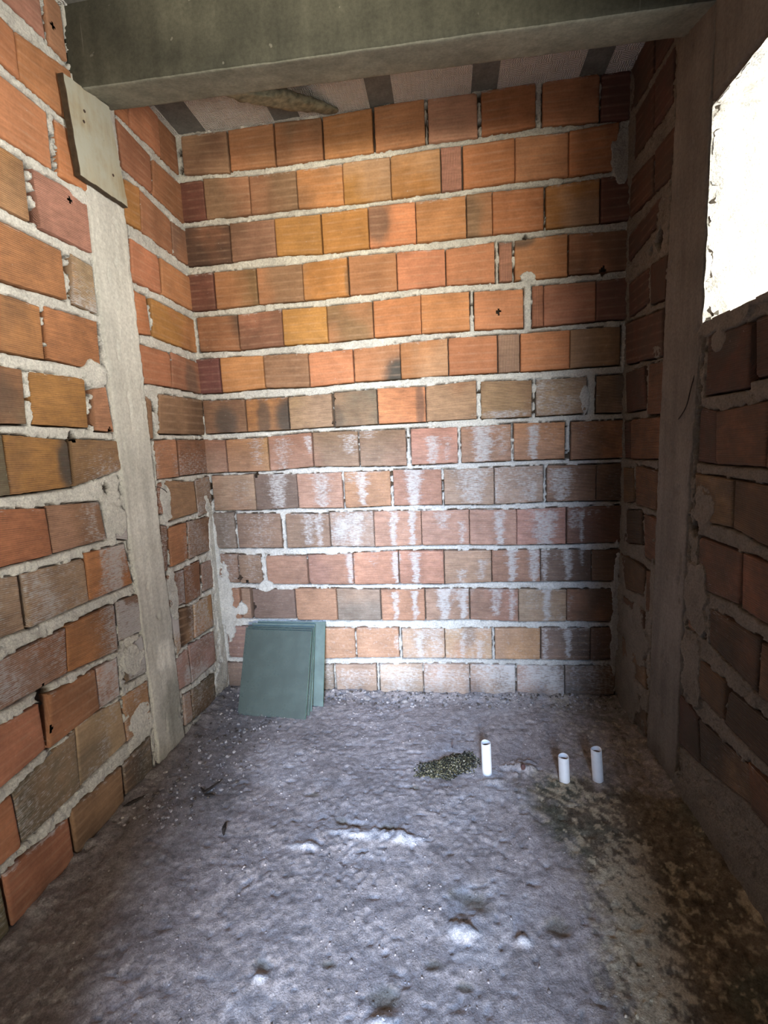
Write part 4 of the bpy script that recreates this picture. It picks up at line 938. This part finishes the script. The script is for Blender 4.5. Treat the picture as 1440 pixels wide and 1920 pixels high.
def sheet(x0, x1, yb, yt, ztop, twist, mat, label, th=.0045, shear=0.0):
    z0 = min(fz(x, yb) for x in (x0, (x0+x1)/2, x1))-.002; z0 = max(z0, .004)
    d = Vector((0, yt-yb, ztop-z0)); h = d.length
    V = []; F = []; w = x1-x0; e = .0008
    ring = [(-w/2+e, 0), (w/2-e, 0), (w/2, e), (w/2+shear, h-e), (w/2-e+shear, h), (-w/2+e+shear, h), (-w/2+shear, h-e), (-w/2, e)]
    for y, sh in ((-th/2, e), (-th/2+e, 0), (th/2-e, 0), (th/2, e)):
        for (a, b) in ring: V.append((a-math.copysign(sh, a), y, min(max(b, sh), h-sh)))
    n = 8
    for r in range(3):
        for i in range(n): j = (i+1) % n; F.append((r*n+i, r*n+j, (r+1)*n+j, (r+1)*n+i))
    F.append(tuple(range(n-1, -1, -1))); F.append(tuple(3*n+i for i in range(n)))
    me = bpy.data.meshes.new('glass_sheet'); me.from_pydata(V, [], F); me.materials.append(mat); me.materials.append(M_EDGE)
    for p in me.polygons[:3*n]: p.material_index = 1
    o = bpy.data.objects.new('glass_sheet', me); COL.objects.link(o)
    tilt = math.atan2(yt-yb, ztop-z0)
    o.matrix_world = Matrix.Translation(((x0+x1)/2, yb, z0)) @ Matrix.Rotation(twist, 4, 'Z') @ Matrix.Rotation(-tilt, 4, 'X')
    tag(o, label, 'glass sheet', 'glass sheets leaning in the left corner'); return o
sheet(.140, .418, -.205, -.083, .318, -.06, M_GLASS, 'front dusty green-grey glass sheet of the stack leaning on the back wall', shear=.004)
sheet(.128, .416, -.191, -.070, .321, -.06, M_GLASS, 'second glass sheet of the leaning stack, directly behind the front one', shear=.002)
sheet(.136, .424, -.176, -.058, .323, -.05, M_GLASS, 'third glass sheet of the stack, between the front pair and the larger panes', shear=.000)
sheet(.150, .426, -.150, -.036, .328, -.04, M_GLASSB, 'fourth glass sheet of the stack, just in front of the rearmost clear pane', shear=-.002)
sheet(.165, .462, -.112, -.020, .331, -.02, M_GLASSB, 'rearmost clearer glass pane sticking out right of the leaning stack', shear=.004)

# ------------------------------------------------------------------ plastic pipe stubs
def pvc():
    s = NT('white_plastic_pipe', .4, .45); obj = s.n('ShaderNodeTexCoord').outputs['Object']
    sp = s.n('ShaderNodeSeparateXYZ'); s.l(obj, sp.inputs[0]); n = s.noise(obj, 50, 4, .6)
    f = s.math('MULTIPLY', s.ramp(sp.outputs[2], [(.0, 1), (.045, .0)]), s.ramp(n, [(.35, .3), (.6, 1)]))
    c = s.mixc(s.ramp(n, [(.5, 0), (.75, .25)]), (.80, .80, .80), (.5, .47, .42)); c = s.mixc(f, c, (.30, .27, .23)); return s.out(c)
M_PVC = pvc(); M_DIRT = flat_mat('dirt_in_pipe', (.10, .05, .035), (.2, .11, .08), 60)
def pipe(x, y, top, r, lean, label):
    z0 = fz(x, y)-.03; h = top-z0; n = 36; V = []; F = []
    prof = [(r, 0), (r, h-.001), (r-.0006, h), (r-.0018, h), (r-.0024, h-.001), (r-.0024, h-.03)]
    for (a, z) in prof:
        for i in range(n): t = 2*math.pi*i/n; V.append((a*math.cos(t), a*math.sin(t), z+(.0012*math.sin(t*2+x*9) if z > h-.002 else 0)))
    for k in range(len(prof)-1):
        for i in range(n): j = (i+1) % n; F.append((k*n+i, k*n+j, (k+1)*n+j, (k+1)*n+i))
    o = bpy.data.objects.new('pipe_stub', None); COL.objects.link(o); o.empty_display_size = .02
    me = bpy.data.meshes.new('tube'); me.from_pydata(V, [], F); me.materials.append(M_PVC)
    for p in me.polygons: p.use_smooth = True
    tb = bpy.data.objects.new('tube', me); COL.objects.link(tb); tb.parent = o
    V = [(0, 0, h-.010)]+[(q*(r-.0025)*math.cos(2*math.pi*i/n), q*(r-.0025)*math.sin(2*math.pi*i/n), h-.011-(.002 if q == 1 else 0)+.0015*math.sin(i*1.7)*(q < 1)) for q in (.5, 1) for i in range(n)]+[((r-.0025)*math.cos(2*math.pi*i/n), (r-.0025)*math.sin(2*math.pi*i/n), h-.025) for i in range(n)]
    F = [(0, 1+i, 1+(i+1) % n) for i in range(n)]+[(1+k*n+i, 1+(k+1)*n+i, 1+(k+1)*n+(i+1) % n, 1+k*n+(i+1) % n) for k in range(2) for i in range(n)]
    me = bpy.data.meshes.new('dirt_fill'); me.from_pydata(V, [], F); me.materials.append(M_DIRT)
    df = bpy.data.objects.new('dirt_fill', me); COL.objects.link(df); df.parent = o; df['label'] = 'reddish dirt filling the pipe mouth'
    o.location = (x, y, z0); o.rotation_euler = (lean[1], lean[0], 0)
    tag(o, label, 'pipe', 'white pipe stubs rising from the floor'); return o
pipe(1.084, -.462, .113, .0152, (-.02, 0), 'tallest white plastic pipe stub, leftmost beside the heap of gravel')
pipe(1.315, -.478, .089, .0156, (-.05, 0), 'shortest white plastic pipe stub, in the middle of the three')
pipe(1.415, -.469, .111, .0156, (-.07, 0), 'dirty white plastic pipe stub nearest the right wall')

# ------------------------------------------------------------------ loose grains, lumps and splinters
def vcol_mat(name, rough=.9):
    s = NT(name, rough, .2); col = s.attr('Col').outputs['Color']; obj = s.n('ShaderNodeTexCoord').outputs['Object']
    n = s.noise(obj, 200, 3); return s.out(s.mixc(1.0, col, s.ramp(n, [(.3, .7), (.7, 1.2)]), 'MULTIPLY'), s.bump(n, .4, .001))
M_GRAIN = vcol_mat('loose_grains')
_g = (1+5**.5)/2
ICO = np.array([(-1, _g, 0), (1, _g, 0), (-1, -_g, 0), (1, -_g, 0), (0, -1, _g), (0, 1, _g), (0, -1, -_g), (0, 1, -_g), (_g, 0, -1), (_g, 0, 1), (-_g, 0, -1), (-_g, 0, 1)])/1.9
ICF = np.array([(0, 11, 5), (0, 5, 1), (0, 1, 7), (0, 7, 10), (0, 10, 11), (1, 5, 9), (5, 11, 4), (11, 10, 2), (10, 7, 6), (7, 1, 8), (3, 9, 4), (3, 4, 2), (3, 2, 6), (3, 6, 8), (3, 8, 9), (4, 9, 5), (2, 4, 11), (6, 2, 10), (8, 6, 7), (9, 8, 1)])
def grains(name, X, Y, Z, R_g, cols, seed, squash=.7):
    rs = np.random.RandomState(seed); n = len(X)
    V = ICO[None]*(1+rs.uniform(-.3, .3, (n, 12, 1)))*(R_g[:, None, None])*np.stack([rs.uniform(.7, 1.3, n), rs.uniform(.7, 1.3, n), rs.uniform(.5, 1., n)*squash/.7], -1)[:, None]
    a = rs.uniform(0, 6.28, n); c, s_ = np.cos(a)[:, None], np.sin(a)[:, None]
    V = np.stack([V[..., 0]*c-V[..., 1]*s_, V[..., 0]*s_+V[..., 1]*c, V[..., 2]], -1)+np.stack([X, Y, Z], -1)[:, None]
    F = (ICF[None]+12*np.arange(n)[:, None, None]).reshape(-1, 3)
    C_ = np.repeat(np.concatenate([cols, np.ones((n, 1))], 1), 12, 0)
    return mesh_np(name, V.reshape(-1, 3), F, [M_GRAIN], {'Col': C_}, smooth=False)
rs = np.random.RandomState(11)
# heap by the pipe
n = 5200; t = rs.normal(0, 1, (n, 2)); hx = .965+.055*t[:, 0]*.9; hy = -.440+.035*t[:, 1]+.42*(hx-.965)
k = (hx < 1.066) & (np.hypot((hx-.965)/.11, (hy+.44-.42*(hx-.965))/.06)+1.3*fbm(hx*30, hy*30, 77) < .95); hx, hy = hx[k], hy[k]
hh = .022*np.exp(-(((hx-.965)/.06)**2+((hy+.44-.42*(hx-.965))/.038)**2))*rs.uniform(.3, 1.1, len(hx))
pal = np.array([(.19, .165, .095), (.08, .072, .038), (.028, .025, .02), (.38, .34, .25), (.07, .07, .045)]); ci = rs.choice(5, len(hx), p=[.24, .26, .28, .1, .12])
o = grains('gravel_heap', hx, hy, floor_z(hx, hy)+hh, rs.uniform(.0011, .0032, len(hx)), pal[ci]*rs.uniform(.7, 1.2, (len(hx), 1)), 12)
tag(o, 'small heap of dark olive grit beside the leftmost pipe stub', 'gravel', kind='stuff')
# grit over the floor
n = 7500; gx = rs.uniform(.01, W-.01, n); gy = -rs.uniform(0, 1, n)**1.1*1.3-.005
dens = .25+.75*(vn(gx*7, gy*7, 40) > .5); k = rs.rand(n) < dens; gx, gy = gx[k], gy[k]
gr = .0007+.0026*rs.rand(len(gx))**5; cl = floor_col(gx, gy, gx*0)*rs.uniform(.6, 1.35, (len(gx), 1))
o = grains('floor_grit', gx, gy, floor_z(gx, gy)+gr*.3, gr, np.clip(cl, .03, .6), 13)
tag(o, 'loose grit and crumbs scattered over the whole cement floor', 'grit', kind='stuff')
# rubble at the foot of the walls
n = 900; rx = rs.uniform(.02, W-.02, n); ry = -.01-.09*rs.rand(n)**1.6
m2 = 520; lx = .03+.22*rs.rand(m2)**1.3; ly = rs.uniform(-.75, -.15, m2); lx = lx+.10*rs.rand(m2)*(ly > -.62)
rx = np.concatenate([rx, lx]); ry = np.concatenate([ry, ly]); rr = .0015+.0055*rs.rand(len(rx))**2.2
cl = np.where(rs.rand(len(rx), 1) < .35, np.array([[.12, .10, .085]]), np.array([[.34, .31, .30]]))*rs.uniform(.6, 1.3, (len(rx), 1))
o = grains('wall_foot_rubble', rx, ry, floor_z(rx, ry)+rr*.35, rr, cl, 14)
tag(o, 'fine mortar rubble lying along the foot of the back and left walls', 'rubble', kind='stuff')
def lump(name, x, y, r, sc, col, seed, mat=None, lift=.35):
    import bmesh
    bm = bmesh.new(); bmesh.ops.create_icosphere(bm, subdivisions=3, radius=1)
    for v in bm.verts:
        p = v.co; f = 1+.9*float(fbm(np.array([p.x*1.6+seed]), np.array([p.y*1.6+p.z*2.1]), 60+seed, 3)[0]); v.co = Vector((p.x*sc[0], p.y*sc[1], p.z*sc[2]))*r*f
    me = bpy.data.meshes.new(name); bm.to_mesh(me); bm.free(); me.materials.append(mat or flat_mat('lump_%d' % seed, tuple(c*.75 for c in col), tuple(min(1, c*1.2) for c in col), 120, bump=.6))
    o = bpy.data.objects.new(name, me); COL.objects.link(o); o.location = (x, y, fz(x, y)+r*sc[2]*lift); o.rotation_euler = (0, 0, seed*1.3); return o
M_LUMP = flat_mat('mortar_lump', (.22, .20, .19), (.36, .33, .32), 120, bump=.6)
for i, (x, y, r, lb) in enumerate([(.52, -.045, .012, 'leftmost small grey mortar lump at the foot of the back wall, nearest the glass'), (.63, -.05, .014, 'second grey mortar lump from the glass stack along the foot of the back wall'),
                                   (.79, -.06, .013, 'middle one of five grey mortar lumps at the foot of the back wall'), (.95, -.055, .012, 'grey mortar lump by the back wall, fourth of five counted from the glass'),
                                   (1.18, -.05, .011, 'rightmost of five grey mortar lumps at the foot of the back wall')]):
    o = lump('mortar_lump', x, y, r, (1, .8, .6), None, 20+i, M_LUMP)
    tag(o, lb, 'mortar lump', 'mortar lumps along the foot of the back wall')
o = lump('brick_chip', 1.196, -.449, .0085, (.8, .6, 1.1), (.10, .05, .045), 41, None, .9); tag(o, 'dark red brick chip on the floor between the left and middle pipe stubs', 'brick chip')
o = lump('mortar_shard', .977, -.350, .008, (.5, .4, 1.7), (.12, .09, .09), 42, None, 1.0); tag(o, 'pointed dark shard standing behind the gravel heap', 'shard')
M_CHAR = flat_mat('dark_wood_splinter', (.012, .01, .009), (.04, .03, .025), 90)
def splinter(pts, r, label, cat='wood splinter', name='wood_splinter', mat=None):
    P = [(x, y, fz(x, y)+h) for x, y, h in pts]
    o = sweep(name, P, lambda t: (r*(.35+.65*math.sin(math.pi*min(.98, max(.04, t)))), r*.55*(.4+.6*math.sin(math.pi*t))), mat or M_CHAR, 8, .05, int(pts[0][0]*99))
    tag(o, label, cat); return o
splinter([(.016, -.705, .004), (.028, -.680, .007), (.044, -.650, .004)], .0055, 'charred splinter lying beside the left wall, nearest it of all')
splinter([(.200, -.600, .004), (.225, -.622, .006), (.255, -.575, .010)], .005, 'bent dark twig on the rubble right of the left column')
splinter([(.228, -.630, .003), (.262, -.632, .005)], .0045, 'short dark splinter just in front of the bent twig')
splinter([(.345, -.728, .004), (.350, -.752, .005), (.356, -.765, .003)], .005, 'dark splinter standing out near the middle left of the floor')
M_WIRE = flat_mat('dark_iron_wire', (.015, .013, .012), (.04, .03, .025), 90)
def wire(P, r, label):
    cu = bpy.data.curves.new('wire', 'CURVE'); cu.dimensions = '3D'; cu.bevel_depth = r; cu.bevel_resolution = 3
    sp = cu.splines.new('NURBS'); sp.points.add(len(P)-1); sp.use_endpoint_u = True; sp.order_u = 3
    for p, q in zip(sp.points, P): p.co = (*q, 1)
    t = bpy.data.objects.new('tmp', cu); COL.objects.link(t); dg = bpy.context.evaluated_depsgraph_get(); me = bpy.data.meshes.new_from_object(t.evaluated_get(dg)); bpy.data.objects.remove(t)
    me.materials.append(M_WIRE); o = bpy.data.objects.new('wire', me); COL.objects.link(o); tag(o, label, 'wire'); return o
wire([(W-.002, -.501, 1.185), (W-.010, -.500, 1.15), (W-.013, -.497, 1.12), (W-.012, -.480, 1.10), (W-.009, -.455, 1.088), (W-.003, -.428, 1.078)], .0014, 'thin dark wire curling out of the right concrete column')
wire([(.000, -.372, .942), (.012, -.355, .936), (.016, -.335, .925), (.012, -.318, .915)], .0012, 'short dark wire poking from the brick joint right of the left column')

# added unseen closed box beyond the doorway, keeps the world light out
V, F = boxes([(-1.6, -1.5, -9.6, FRONT-.13, -.3, 5.6), (3.6, 3.7, -9.6, FRONT-.13, -.3, 5.6), (-1.6, 3.7, -9.7, -9.6, -.3, 5.6), (-1.6, 3.7, -9.6, FRONT-.13, 5.5, 5.6), (-1.6, 3.7, -9.6, FRONT-.9, -.3, -.1),
              (-1.6, -.14, FRONT-.13, FRONT-.03, -.3, 5.6), (W+.14, 3.7, FRONT-.13, FRONT-.03, -.3, 5.6), (-.14, W+.14, FRONT-.13, FRONT-.03, TOP+.12, 5.6)])
struct(mesh_np('wall_light_block', V, F, [M_BEAM], smooth=False), 'added unseen box outside the doorway that blocks sky light')
